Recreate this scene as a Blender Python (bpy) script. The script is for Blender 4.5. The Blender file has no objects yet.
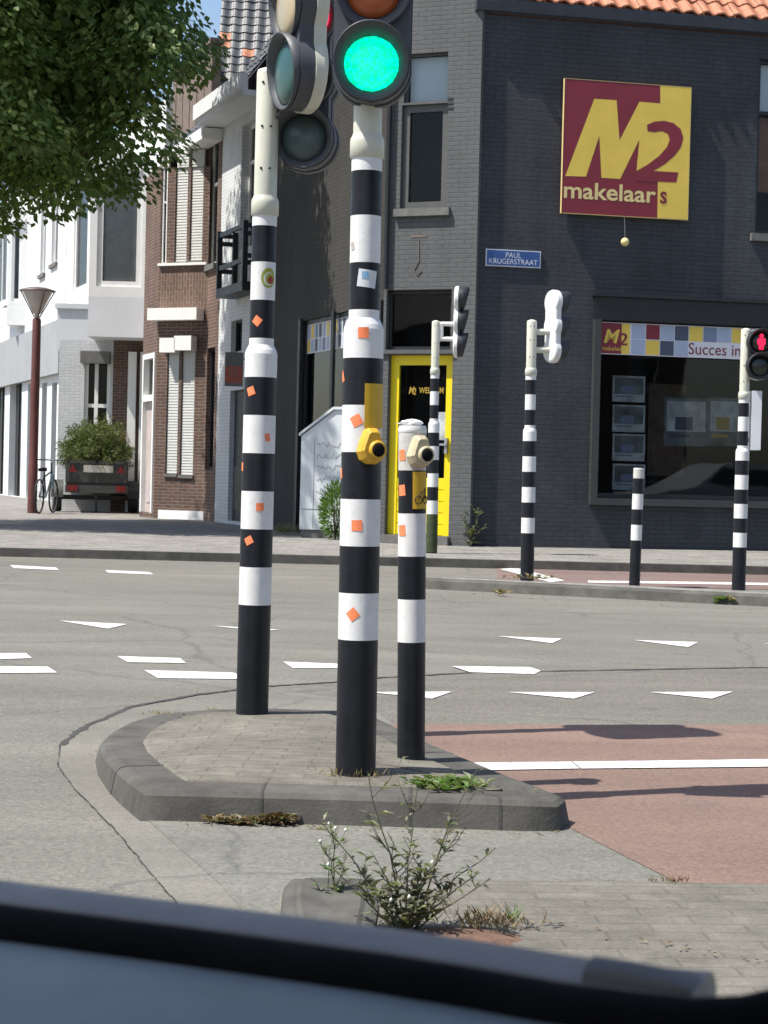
import bpy, math, random
import numpy as np
from mathutils import Vector, Matrix
random.seed(7); rng = np.random.default_rng(7)
SC = bpy.context.scene
COL = SC.collection
PI = math.pi
W, HH, F = 768, 1024, 1900.0
CAMZ = 1.06            # eye height above the road
KERB = 0.10
ROLL = math.radians(1.4)
PITCH = math.atan(37.2 / F)

# ---------------------------------------------------------------- camera
FW = Vector((0, math.cos(PITCH), -math.sin(PITCH)))
R0 = Vector((1, 0, 0)); U0 = R0.cross(FW)
RT = R0 * math.cos(ROLL) + U0 * math.sin(ROLL)
UP = U0 * math.cos(ROLL) - R0 * math.sin(ROLL)
CAM = Vector((0, 0, CAMZ))
cd = bpy.data.cameras.new('camera'); cam = bpy.data.objects.new('camera', cd); COL.objects.link(cam)
cam.matrix_world = Matrix(((RT.x, UP.x, -FW.x, 0), (RT.y, UP.y, -FW.y, 0), (RT.z, UP.z, -FW.z, CAMZ), (0, 0, 0, 1)))
cd.sensor_fit = 'VERTICAL'; cd.sensor_height = 36; cd.lens = F / HH * 36
cd.clip_start = 0.05; cd.clip_end = 2000
cd.dof.use_dof = True; cd.dof.focus_distance = 8.0; cd.dof.aperture_fstop = 21
SC.camera = cam

def ray(px, py): return FW + RT * ((px - 384) / F) - UP * ((py - 512) / F)
def X(px, py, D):
    r = ray(px, py); return CAM + r * (D / r.y)
def G(px, py, z=0.0):
    r = ray(px, py); return CAM + r * ((z - CAMZ) / r.z)

# ---------------------------------------------------------------- materials
MATS = {}
def nodes(name):
    m = bpy.data.materials.new(name); m.use_nodes = True
    nt = m.node_tree; b = nt.nodes['Principled BSDF']
    return m, nt, b
def lk(nt, a, b): nt.links.new(a, b)
def coord(nt, kind='Object', scale=None, rot=0.0):
    t = nt.nodes.new('ShaderNodeTexCoord')
    if scale is None and not rot: return t.outputs[kind]
    mp = nt.nodes.new('ShaderNodeMapping')
    if scale: mp.inputs['Scale'].default_value = scale
    mp.inputs['Rotation'].default_value = (0, 0, rot)
    lk(nt, t.outputs[kind], mp.inputs['Vector']); return mp.outputs['Vector']
def noise(nt, vec, scale, detail=4, rough=0.6):
    n = nt.nodes.new('ShaderNodeTexNoise'); n.inputs['Scale'].default_value = scale
    n.inputs['Detail'].default_value = detail; n.inputs['Roughness'].default_value = rough
    lk(nt, vec, n.inputs['Vector']); return n.outputs['Fac']
def ramp(nt, fac, stops):
    r = nt.nodes.new('ShaderNodeValToRGB'); e = r.color_ramp.elements
    while len(e) > 1: e.remove(e[-1])
    e[0].position = stops[0][0]; c = stops[0][1]; e[0].color = (c, c, c, 1) if isinstance(c, (int, float)) else (*c, 1)
    for p, c in stops[1:]:
        k = e.new(p); k.color = (c, c, c, 1) if isinstance(c, (int, float)) else (*c, 1)
    lk(nt, fac, r.inputs['Fac']); return r.outputs['Color']
def mix(nt, a, b, fac, mode='MIX'):
    m = nt.nodes.new('ShaderNodeMix'); m.data_type = 'RGBA'; m.blend_type = mode
    for s, v in ((m.inputs['Factor'], fac), (m.inputs['A'], a), (m.inputs['B'], b)):
        if hasattr(v, 'node'): lk(nt, v, s)
        elif isinstance(v, (int, float)): s.default_value = v
        else: s.default_value = (*v, 1)
    return m.outputs['Result']
def bump(nt, b, h, strength, dist=0.01):
    k = nt.nodes.new('ShaderNodeBump'); k.inputs['Strength'].default_value = strength; k.inputs['Distance'].default_value = dist
    lk(nt, h, k.inputs['Height']); lk(nt, k.outputs['Normal'], b.inputs['Normal'])

def pm(name, col, rough=0.55, metal=0.0, var=0.12, scale=6.0, bmp=0.0, bscale=60, dirt=0.0, spec=0.5):
    if name in MATS: return MATS[name]
    m, nt, b = nodes(name)
    v = coord(nt)
    n = noise(nt, v, scale)
    lo = tuple(c * (1 - var) for c in col); hi = tuple(min(1, c * (1 + var)) for c in col)
    c = ramp(nt, n, [(0.3, lo), (0.7, hi)])
    if dirt:
        d = noise(nt, v, scale * 4.3, 6, 0.7)
        c = mix(nt, c, tuple(x * 0.35 + 0.01 for x in col), ramp(nt, d, [(0.52, 0), (0.75, dirt)]))
    lk(nt, c, b.inputs['Base Color'])
    rr = ramp(nt, noise(nt, v, scale * 3), [(0.3, max(0, rough - 0.08)), (0.7, min(1, rough + 0.1))])
    lk(nt, rr, b.inputs['Roughness'])
    b.inputs['Metallic'].default_value = metal; b.inputs['Specular IOR Level'].default_value = spec
    if bmp: bump(nt, b, noise(nt, v, bscale, 6), bmp)
    MATS[name] = m; return m

def brick_mat(name, c1, c2, mortar, bw=0.22, bh=0.065, mw=0.008, rough=0.8, bmp=0.5, stain=0.25, vertical=False, spec=0.3):
    m, nt, b = nodes(name)
    v = coord(nt, 'UV', rot=PI / 2 if vertical else 0.0)
    nz = nt.nodes.new('ShaderNodeTexNoise'); nz.inputs['Scale'].default_value = 2.2; lk(nt, v, nz.inputs['Vector'])
    add = nt.nodes.new('ShaderNodeVectorMath'); add.operation = 'MULTIPLY_ADD'
    add.inputs[1].default_value = (0.02, 0.02, 0); lk(nt, nz.outputs['Color'], add.inputs[0]); lk(nt, v, add.inputs[2])
    t = nt.nodes.new('ShaderNodeTexBrick'); lk(nt, add.outputs[0], t.inputs['Vector'])
    t.inputs['Scale'].default_value = 1; t.inputs['Brick Width'].default_value = bw; t.inputs['Row Height'].default_value = bh
    t.inputs['Mortar Size'].default_value = mw; t.inputs['Mortar Smooth'].default_value = 0.4; t.inputs['Bias'].default_value = 0.0
    t.inputs['Color1'].default_value = (*c1, 1); t.inputs['Color2'].default_value = (*c2, 1); t.inputs['Mortar'].default_value = (*mortar, 1)
    n = noise(nt, v, 0.9, 6, 0.65)
    c = mix(nt, t.outputs['Color'], ramp(nt, n, [(0.3, 1 - stain), (0.7, 1.0 + stain * 0.6)]), 1.0, 'MULTIPLY')
    n3 = noise(nt, coord(nt, 'UV', (1.6, 0.16, 1)), 1.0, 6, 0.7)
    c = mix(nt, c, ramp(nt, n3, [(0.3, 1 - stain * 0.8), (0.7, 1 + stain * 0.7)]), 1.0, 'MULTIPLY')
    n2 = noise(nt, v, 14, 4, 0.6)
    c = mix(nt, c, ramp(nt, n2, [(0.3, 1 - stain * 0.6), (0.7, 1 + stain * 0.4)]), 1.0, 'MULTIPLY')
    lk(nt, c, b.inputs['Base Color']); b.inputs['Roughness'].default_value = rough; b.inputs['Specular IOR Level'].default_value = spec
    h = mix(nt, ramp(nt, t.outputs['Fac'], [(0, 1.0), (1, 0.0)]), noise(nt, v, 22, 5, 0.65), 0.45)
    bump(nt, b, h, bmp, 0.012)
    MATS[name] = m; return m

def asphalt(name, base, tint=(1, 1, 1), speck=0.5, bmp=0.3):
    m, nt, b = nodes(name); v = coord(nt)
    big = ramp(nt, noise(nt, v, 0.35, 5, 0.6), [(0.3, 0.86), (0.7, 1.1)])
    st = noise(nt, coord(nt, 'Object', (0.25, 2.2, 1)), 1.0, 5, 0.6)
    streak = ramp(nt, st, [(0.3, 0.84), (0.7, 1.10)])
    fine = noise(nt, v, 170, 3, 0.7)
    vor = nt.nodes.new('ShaderNodeTexVoronoi'); vor.inputs['Scale'].default_value = 95; lk(nt, v, vor.inputs['Vector'])
    sp = ramp(nt, vor.outputs['Color'], [(0.0, 1 - speck), (0.55, 1.0), (1.0, 1 + speck)])
    c = mix(nt, tuple(base * t for t in tint), big, 1.0, 'MULTIPLY'); c = mix(nt, c, streak, 1.0, 'MULTIPLY')
    c = mix(nt, c, sp, 0.8, 'MULTIPLY'); c = mix(nt, c, ramp(nt, fine, [(0.25, 0.78), (0.75, 1.22)]), 0.6, 'MULTIPLY')
    oil = noise(nt, v, 2.3, 6, 0.7)
    c = mix(nt, c, (base * 0.45,) * 3, ramp(nt, oil, [(0.58, 0), (0.74, 0.5)]))
    pt = nt.nodes.new('ShaderNodeTexVoronoi'); pt.feature = 'DISTANCE_TO_EDGE'; pt.inputs['Scale'].default_value = 0.33
    wv = nt.nodes.new('ShaderNodeVectorMath'); wv.operation = 'MULTIPLY_ADD'; wv.inputs[1].default_value = (0.5, 0.5, 0); nn3 = nt.nodes.new('ShaderNodeTexNoise'); nn3.inputs['Scale'].default_value = 1.6; nn3.inputs['Detail'].default_value = 6; lk(nt, v, nn3.inputs['Vector']); lk(nt, nn3.outputs['Color'], wv.inputs[0]); lk(nt, v, wv.inputs[2]); lk(nt, wv.outputs[0], pt.inputs['Vector'])
    c = mix(nt, c, (base * 0.5,) * 3, ramp(nt, pt.outputs['Distance'], [(0.0, 0.55), (0.006, 0.0)]))
    lk(nt, c, b.inputs['Base Color']); b.inputs['Roughness'].default_value = 0.85; b.inputs['Specular IOR Level'].default_value = 0.25
    bump(nt, b, mix(nt, vor.outputs['Distance'], fine, 0.5), bmp, 0.006)
    MATS[name] = m; return m

def paver(name, c1, c2, mortar, bw, bh, rot, mw=0.006):
    m, nt, b = nodes(name); v = coord(nt, 'Object', rot=rot)
    t = nt.nodes.new('ShaderNodeTexBrick'); lk(nt, v, t.inputs['Vector'])
    t.inputs['Scale'].default_value = 1; t.inputs['Brick Width'].default_value = bw; t.inputs['Row Height'].default_value = bh
    t.inputs['Mortar Size'].default_value = mw; t.inputs['Mortar Smooth'].default_value = 0.6
    t.inputs['Color1'].default_value = (*c1, 1); t.inputs['Color2'].default_value = (*c2, 1); t.inputs['Mortar'].default_value = (*mortar, 1)
    c = mix(nt, t.outputs['Color'], ramp(nt, noise(nt, v, 2.5, 6, 0.7), [(0.3, 0.70), (0.7, 1.22)]), 1.0, 'MULTIPLY')
    c = mix(nt, c, ramp(nt, noise(nt, v, 11, 6, 0.75), [(0.3, 0.78), (0.7, 1.18)]), 1.0, 'MULTIPLY')
    c = mix(nt, c, ramp(nt, noise(nt, v, 120, 4, 0.7), [(0.25, 0.7), (0.75, 1.3)]), 0.8, 'MULTIPLY')
    lk(nt, c, b.inputs['Base Color']); b.inputs['Roughness'].default_value = 0.9; b.inputs['Specular IOR Level'].default_value = 0.2
    bump(nt, b, mix(nt, ramp(nt, t.outputs['Fac'], [(0, 1.0), (1, 0.0)]), noise(nt, v, 90, 5, 0.7), 0.5), 0.35, 0.006)
    MATS[name] = m; return m

def glass(name, tint=(0.75, 0.8, 0.8), ior=1.5, gloss=1.0, rough=0.02):
    m = bpy.data.materials.new(name); m.use_nodes = True; nt = m.node_tree; nt.nodes.clear()
    o = nt.nodes.new('ShaderNodeOutputMaterial'); mx = nt.nodes.new('ShaderNodeMixShader')
    t = nt.nodes.new('ShaderNodeBsdfTransparent'); t.inputs['Color'].default_value = (*tint, 1)
    g = nt.nodes.new('ShaderNodeBsdfGlossy'); g.inputs['Roughness'].default_value = rough
    g.inputs['Color'].default_value = (gloss, gloss, gloss, 1)
    f = nt.nodes.new('ShaderNodeFresnel'); f.inputs['IOR'].default_value = ior
    n = nt.nodes.new('ShaderNodeTexNoise'); n.inputs['Scale'].default_value = 1.3
    tc = nt.nodes.new('ShaderNodeTexCoord'); lk(nt, tc.outputs['Object'], n.inputs['Vector'])
    bp = nt.nodes.new('ShaderNodeBump'); bp.inputs['Strength'].default_value = 0.02; bp.inputs['Distance'].default_value = 0.1
    lk(nt, n.outputs['Fac'], bp.inputs['Height']); lk(nt, bp.outputs['Normal'], g.inputs['Normal'])
    lk(nt, f.outputs[0], mx.inputs[0]); lk(nt, t.outputs[0], mx.inputs[1]); lk(nt, g.outputs[0], mx.inputs[2]); lk(nt, mx.outputs[0], o.inputs[0])
    MATS[name] = m; return m

def leafmat(name, c1, c2, trans=0.35, rough=0.5):
    m, nt, b = nodes(name)
    oi = nt.nodes.new('ShaderNodeNewGeometry')
    c = ramp(nt, oi.outputs['Random Per Island'], [(0, c1), (1, c2)])
    lk(nt, c, b.inputs['Base Color']); b.inputs['Roughness'].default_value = rough; b.inputs['Specular IOR Level'].default_value = 0.4
    tr = nt.nodes.new('ShaderNodeBsdfTranslucent'); lk(nt, mix(nt, c, (1.3, 1.4, 0.6), 1.0, 'MULTIPLY'), tr.inputs['Color'])
    mx = nt.nodes.new('ShaderNodeMixShader'); mx.inputs[0].default_value = trans
    out = nt.nodes['Material Output']
    lk(nt, b.outputs[0], mx.inputs[1]); lk(nt, tr.outputs[0], mx.inputs[2]); lk(nt, mx.outputs[0], out.inputs['Surface'])
    MATS[name] = m; return m

def emit(name, col, strength, pattern=90):
    m, nt, b = nodes(name)
    v = coord(nt)
    vor = nt.nodes.new('ShaderNodeTexVoronoi'); vor.inputs['Scale'].default_value = pattern; lk(nt, v, vor.inputs['Vector'])
    c = mix(nt, col, ramp(nt, vor.outputs['Distance'], [(0.1, 1.25), (0.65, 0.5)]), 1.0, 'MULTIPLY')
    b.inputs['Base Color'].default_value = (*[x * 0.3 for x in col], 1)
    lk(nt, c, b.inputs['Emission Color']); b.inputs['Emission Strength'].default_value = strength
    b.inputs['Roughness'].default_value = 0.2
    MATS[name] = m; return m

def lensmat(name, col, pattern=70, rough=0.18):
    m, nt, b = nodes(name); v = coord(nt)
    w = nt.nodes.new('ShaderNodeTexWave'); w.inputs['Scale'].default_value = pattern; w.bands_direction = 'X'
    w.inputs['Distortion'].default_value = 0.5; lk(nt, v, w.inputs['Vector'])
    lk(nt, mix(nt, tuple(c * 0.75 for c in col), tuple(c * 1.15 for c in col), w.outputs['Fac']), b.inputs['Base Color'])
    b.inputs['Roughness'].default_value = rough; b.inputs['Coat Weight'].default_value = 0.3
    bump(nt, b, w.outputs['Fac'], 0.15, 0.003)
    MATS[name] = m; return m

def paint_white(name, base=0.62):
    m, nt, b = nodes(name); v = coord(nt)
    n = noise(nt, v, 14, 6, 0.75); n2 = noise(nt, v, 150, 3, 0.7)
    w = mix(nt, ramp(nt, n, [(0.30, 0.0), (0.46, 1.0)]), ramp(nt, n2, [(0.2, 0.3), (0.5, 1.0)]), 1.0, 'MULTIPLY')
    lk(nt, mix(nt, (0.2, 0.19, 0.18), (base, base, base * 0.97), w), b.inputs['Base Color'])
    b.inputs['Roughness'].default_value = 0.7; bump(nt, b, n2, 0.3, 0.004)
    MATS[name] = m; return m

M = {}
M['asphalt'] = asphalt('asphalt', 0.160, (1.01, 0.965, 0.835), 0.32, 0.25)
M['side_asphalt'] = asphalt('side_asphalt', 0.145, (1.01, 0.955, 0.82), 0.35)
M['gutter'] = asphalt('gutter_concrete', 0.172, (1.01, 0.965, 0.835), 0.2, 0.15)
M['strip'] = asphalt('strip_concrete', 0.158, (1, 0.985, 0.86), 0.3, 0.2)
M['red_asphalt'] = asphalt('red_asphalt', 0.172, (1.08, 0.735, 0.60), 0.25, 0.2)
M['red_dull'] = asphalt('red_dull', 0.16, (1.1, 0.78, 0.7), 0.3, 0.2)
M['kerb'] = pm('kerb_stone', (0.084, 0.081, 0.072), 0.85, var=0.32, scale=5, bmp=0.25, bscale=90, dirt=0.4, spec=0.25)
M['kerb_light'] = pm('kerb_light', (0.15, 0.145, 0.13), 0.85, var=0.22, scale=5, bmp=0.25, bscale=90, dirt=0.3, spec=0.25)
M['paver'] = paver('island_paver', (0.146, 0.138, 0.115), (0.160, 0.151, 0.127), (0.122, 0.114, 0.094), 0.21, 0.07, 0.05, 0.006)
M['paver2'] = paver('near_paver', (0.150, 0.142, 0.120), (0.162, 0.153, 0.13), (0.130, 0.122, 0.102), 0.21, 0.07, -0.06, 0.006)
M['sidewalk'] = paver('sidewalk_paver', (0.20, 0.19, 0.175), (0.24, 0.23, 0.21), (0.13, 0.12, 0.11), 0.30, 0.30, 0.0)
M['bitumen'] = pm('bitumen', (0.045, 0.042, 0.04), 0.8, var=0.3, scale=20)
M['marking'] = paint_white('road_paint')
M['black_paint'] = pm('pole_black', (0.007, 0.008, 0.012), 0.42, var=0.3, scale=9, spec=0.35)
M['white_paint'] = pm('pole_white', (0.68, 0.68, 0.67), 0.45, var=0.06, scale=12, dirt=0.30)
M['cream'] = pm('pole_cream', (0.55, 0.55, 0.46), 0.42, var=0.06, scale=10, dirt=0.12)
M['dirty_white'] = pm('weathered_white', (0.52, 0.51, 0.48), 0.5, var=0.12, scale=25, dirt=0.4)
M['head_black'] = pm('signal_black', (0.028, 0.03, 0.036), 0.5, var=0.15, scale=10)
M['head_grey'] = pm('signal_grey', (0.06, 0.065, 0.075), 0.5, var=0.12, scale=10)
M['metal'] = pm('galvanised', (0.35, 0.36, 0.37), 0.45, 0.6, var=0.15, scale=20)
M['orange_sticker'] = pm('orange_sticker', (0.88, 0.23, 0.09), 0.6, var=0.12, scale=40, dirt=0.15)
M['yellow_plastic'] = pm('yellow_plastic', (0.62, 0.36, 0.03), 0.42, var=0.08, dirt=0.25, scale=20)
M['yellow_plate'] = pm('yellow_plate', (0.60, 0.36, 0.02), 0.45, var=0.1, dirt=0.2)
M['cream_plastic'] = pm('cream_plastic', (0.50, 0.43, 0.28), 0.45, var=0.08, dirt=0.2, scale=20)
M['black_rubber'] = pm('black_rubber', (0.005, 0.005, 0.006), 0.8, var=0.2, spec=0.12)
M['surround'] = pm('surround_paint', (0.040, 0.042, 0.042), 0.5, var=0.1, scale=4)
M['ink'] = pm('ink', (0.02, 0.02, 0.022), 0.6)
M['glow_green'] = emit('glow_green', (0.0, 0.9, 0.48), 1.2, 105)
M['glow_red'] = emit('glow_red', (1.0, 0.02, 0.08), 1.4, 120)
M['lens_amber'] = lensmat('lens_amber', (0.42, 0.09, 0.02))
M['lens_teal'] = lensmat('lens_teal', (0.055, 0.09, 0.088), rough=.4)
M['lens_green'] = lensmat('lens_green', (0.018, 0.075, 0.065), rough=.35)
M['lens_cream'] = lensmat('lens_cream', (0.45, 0.36, 0.22))
M['lens_dark'] = lensmat('lens_dark', (0.012, 0.018, 0.016))
M['lens_red'] = lensmat('lens_red', (0.3, 0.02, 0.02))
M['brick_dark'] = brick_mat('brick_dark', (0.047, 0.052, 0.060), (0.052, 0.057, 0.065), (0.044, 0.048, 0.056), bmp=1.0, stain=0.24)
M['brick_grey'] = brick_mat('brick_grey', (0.100, 0.103, 0.104), (0.106, 0.109, 0.110), (0.094, 0.097, 0.098), bmp=0.9, stain=0.12)
M['brick_brown'] = brick_mat('brick_brown', (0.115, 0.066, 0.050), (0.15, 0.085, 0.062), (0.19, 0.165, 0.145), bmp=0.4, stain=0.3, mw=0.010)
M['brick_vert'] = brick_mat('brick_vertical', (0.13, 0.08, 0.06), (0.17, 0.10, 0.075), (0.22, 0.19, 0.16), bmp=0.4, stain=0.3, vertical=True)
M['brick_white'] = brick_mat('brick_white', (0.55, 0.56, 0.56), (0.60, 0.61, 0.61), (0.46, 0.47, 0.48), bmp=0.3, stain=0.12)
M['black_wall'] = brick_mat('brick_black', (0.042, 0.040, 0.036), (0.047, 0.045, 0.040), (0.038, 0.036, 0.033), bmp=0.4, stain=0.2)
M['plaster'] = pm('white_plaster', (0.62, 0.63, 0.63), 0.8, var=0.05, scale=0.8, bmp=0.1, dirt=0.06, spec=0.2)
M['plaster_grey'] = pm('grey_plaster', (0.66, 0.67, 0.69), 0.8, var=0.08, scale=0.8, bmp=0.1, dirt=0.08, spec=0.2)
M['white_wood'] = pm('white_wood', (0.78, 0.78, 0.76), 0.45, var=0.05, scale=3, dirt=0.05)
M['grey_wood'] = pm('grey_wood', (0.085, 0.085, 0.08), 0.5, var=0.1, scale=4)
M['dark_wood'] = pm('dark_wood', (0.012, 0.013, 0.015), 0.45, var=0.15, scale=4)
M['yellow_wood'] = pm('yellow_wood', (0.80, 0.62, 0.006), 0.4, var=0.04, scale=4)
M['shutter'] = pm('shutter', (0.55, 0.55, 0.52), 0.5, var=0.05, scale=2)
M['pink_wood'] = pm('worn_wood', (0.42, 0.36, 0.34), 0.6, var=0.15, scale=3, dirt=0.2)
M['boards'] = pm('brown_boards', (0.16, 0.12, 0.095), 0.7, var=0.25, scale=5)
M['tile_grey'] = pm('tile_grey', (0.050, 0.054, 0.062), 0.5, var=0.25, scale=9, dirt=0.2)
M['tile_grey2'] = pm('tile_grey_pale', (0.075, 0.08, 0.088), 0.5, var=0.25, scale=9, dirt=0.2)
M['tile_orange'] = pm('tile_orange', (0.38, 0.15, 0.08), 0.65, var=0.25, scale=9, dirt=0.25)
M['gutter_blue'] = pm('gutter_paint', (0.040, 0.048, 0.065), 0.4, var=0.15, scale=4)
M['stone'] = pm('sill_stone', (0.13, 0.128, 0.12), 0.8, var=0.2, scale=10, bmp=0.2)
M['glass'] = glass('window_glass', (0.80, 0.84, 0.84), 1.36, .8)
M['glass_shop'] = glass('shop_glass', (0.74, 0.78, 0.80), 1.45, 0.9)
M['room'] = pm('dark_room', (0.012, 0.012, 0.013), 0.9, var=0.3, scale=1)
M['curtain'] = pm('net_curtain', (0.32, 0.34, 0.36), 0.8, var=0.2, scale=4)
M['curtain_pale'] = pm('pale_curtain', (0.72, 0.72, 0.73), .8, var=.12, scale=6)
M['blind'] = pm('window_blind', (0.78, 0.82, 0.86), 0.6, var=0.04, scale=2)
M['maroon'] = pm('sign_maroon', (0.20, 0.018, 0.030), 0.45, var=0.08, scale=3)
M['sign_yellow'] = pm('sign_yellow', (0.74, 0.53, 0.085), 0.45, var=0.06, scale=3, dirt=0.05)
M['sign_cream'] = pm('sign_cream', (0.68, 0.55, 0.24), 0.45, var=0.04)
M['sign_blue'] = pm('street_blue', (0.035, 0.085, 0.25), 0.35, var=0.1)
M['enamel_white'] = pm('enamel_white', (0.62, 0.64, 0.68), 0.35, var=0.06)
M['banner_white'] = pm('banner_white', (0.66, 0.66, 0.70), 0.45, var=0.03)
M['sq_blue'] = pm('square_pale_blue', (0.36, 0.42, 0.55), 0.5, var=0.05)
M['sq_mid'] = pm('square_blue', (0.17, 0.22, 0.33), 0.5, var=0.05)
M['sq_navy'] = pm('square_navy', (0.06, 0.075, 0.12), 0.5, var=0.05)
M['gold'] = pm('gold_letters', (0.35, 0.24, 0.03), 0.4, var=0.05)
M['cabinet'] = pm('cabinet_grey', (0.60, 0.64, 0.66), 0.55, var=0.08, scale=3, dirt=0.12)
M['rust_red'] = pm('lamp_post_red', (0.10, 0.028, 0.024), 0.5, var=0.25, scale=6)
M['lamp_shade'] = pm('lamp_shade', (0.50, 0.44, 0.40), 0.4, var=0.08)
M['lamp_cap'] = pm('lamp_cap', (0.10, 0.07, 0.065), 0.5, var=0.1)
M['trailer'] = pm('trailer_steel', (0.07, 0.07, 0.062), 0.5, 0.2, var=0.2, scale=6, dirt=0.3)
M['tyre'] = pm('tyre', (0.015, 0.015, 0.016), 0.8, var=0.2)
M['tail_red'] = pm('tail_red', (0.20, 0.012, 0.012), 0.25, var=0.05)
M['plate'] = pm('plate_pale', (0.55, 0.53, 0.46), 0.4, var=0.06)
M['bike'] = pm('bike_paint', (0.045, 0.055, 0.065), 0.35, 0.2, var=0.1)
M['bike_blue'] = pm('bike_blue', (0.2, 0.34, 0.42), 0.4, var=0.1)
M['dash'] = pm('dash_plastic', (0.32, 0.375, 0.40), 0.6, var=0.10, scale=14, bmp=0.3, bscale=900, spec=0.3)
M['trim'] = pm('window_trim', (0.25, 0.255, 0.26), 0.55, var=0.1, scale=20, spec=0.3)
M['soil'] = pm('dry_soil', (0.15, 0.095, 0.07), 0.95, var=0.3, scale=30, bmp=0.6, bscale=120, spec=0.1)
M['bark'] = pm('bark', (0.055, 0.045, 0.035), 0.9, var=0.3, scale=8, bmp=0.5, bscale=25)
M['leaf'] = leafmat('linden_leaf', (0.065, 0.12, 0.026), (0.155, 0.225, 0.058), 0.32)
M['leaf_sunlit'] = leafmat('linden_highlight', (0.22, 0.29, 0.08), (0.36, 0.42, 0.16), 0.35)  # paler leaf green, paints sun highlights into the crown
M['conifer'] = leafmat('conifer', (0.05, 0.075, 0.02), (0.13, 0.15, 0.045), 0.25)
M['weed'] = leafmat('weed_leaf', (0.13, 0.16, 0.085), (0.24, 0.27, 0.135), 0.35)
M['weed_grey'] = leafmat('weed_dull_leaf', (0.10, 0.10, 0.072), (0.20, 0.19, 0.125), 0.3)
M['weed_green'] = leafmat('fresh_leaf', (0.07, 0.14, 0.03), (0.13, 0.22, 0.05), 0.35)
M['weed_stem'] = pm('weed_stem', (0.07, 0.07, 0.042), 0.7, var=0.2)
M['dry_grass'] = leafmat('dry_grass', (0.19, 0.145, 0.08), (0.34, 0.27, 0.16), 0.3, 0.8)
M['dry_brown'] = leafmat('dry_brown', (0.09, 0.05, 0.035), (0.20, 0.13, 0.08), 0.2, 0.8)
M['flower'] = pm('white_flower', (0.7, 0.7, 0.66), 0.7)
M['scribble'] = pm('scribble', (0.06, 0.065, 0.07), 0.6)
M['sticker_green'] = pm('sticker_green', (0.30, 0.34, 0.05), 0.5)
M['sticker_red'] = pm('sticker_red', (0.32, 0.03, 0.02), 0.5)
M['paper'] = pm('paper', (0.62, 0.64, 0.66), 0.7, var=0.08, scale=30)
M['paper_blue'] = pm('paper_blue', (0.2, 0.38, 0.55), 0.7)
M['poster_a'] = pm('poster_photo_pale', (0.42, 0.45, 0.46), 0.6, var=0.45, scale=5)
M['poster_b'] = pm('poster_photo_dark', (0.12, 0.14, 0.14), 0.6, var=0.6, scale=4)
M['pane_reflection'] = pm('orange_pane_reflection', (0.26, 0.12, 0.075), 0.7, var=0.3, scale=3)
M['sale_red'] = pm('board_red', (0.32, 0.06, 0.03), 0.5)

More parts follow.
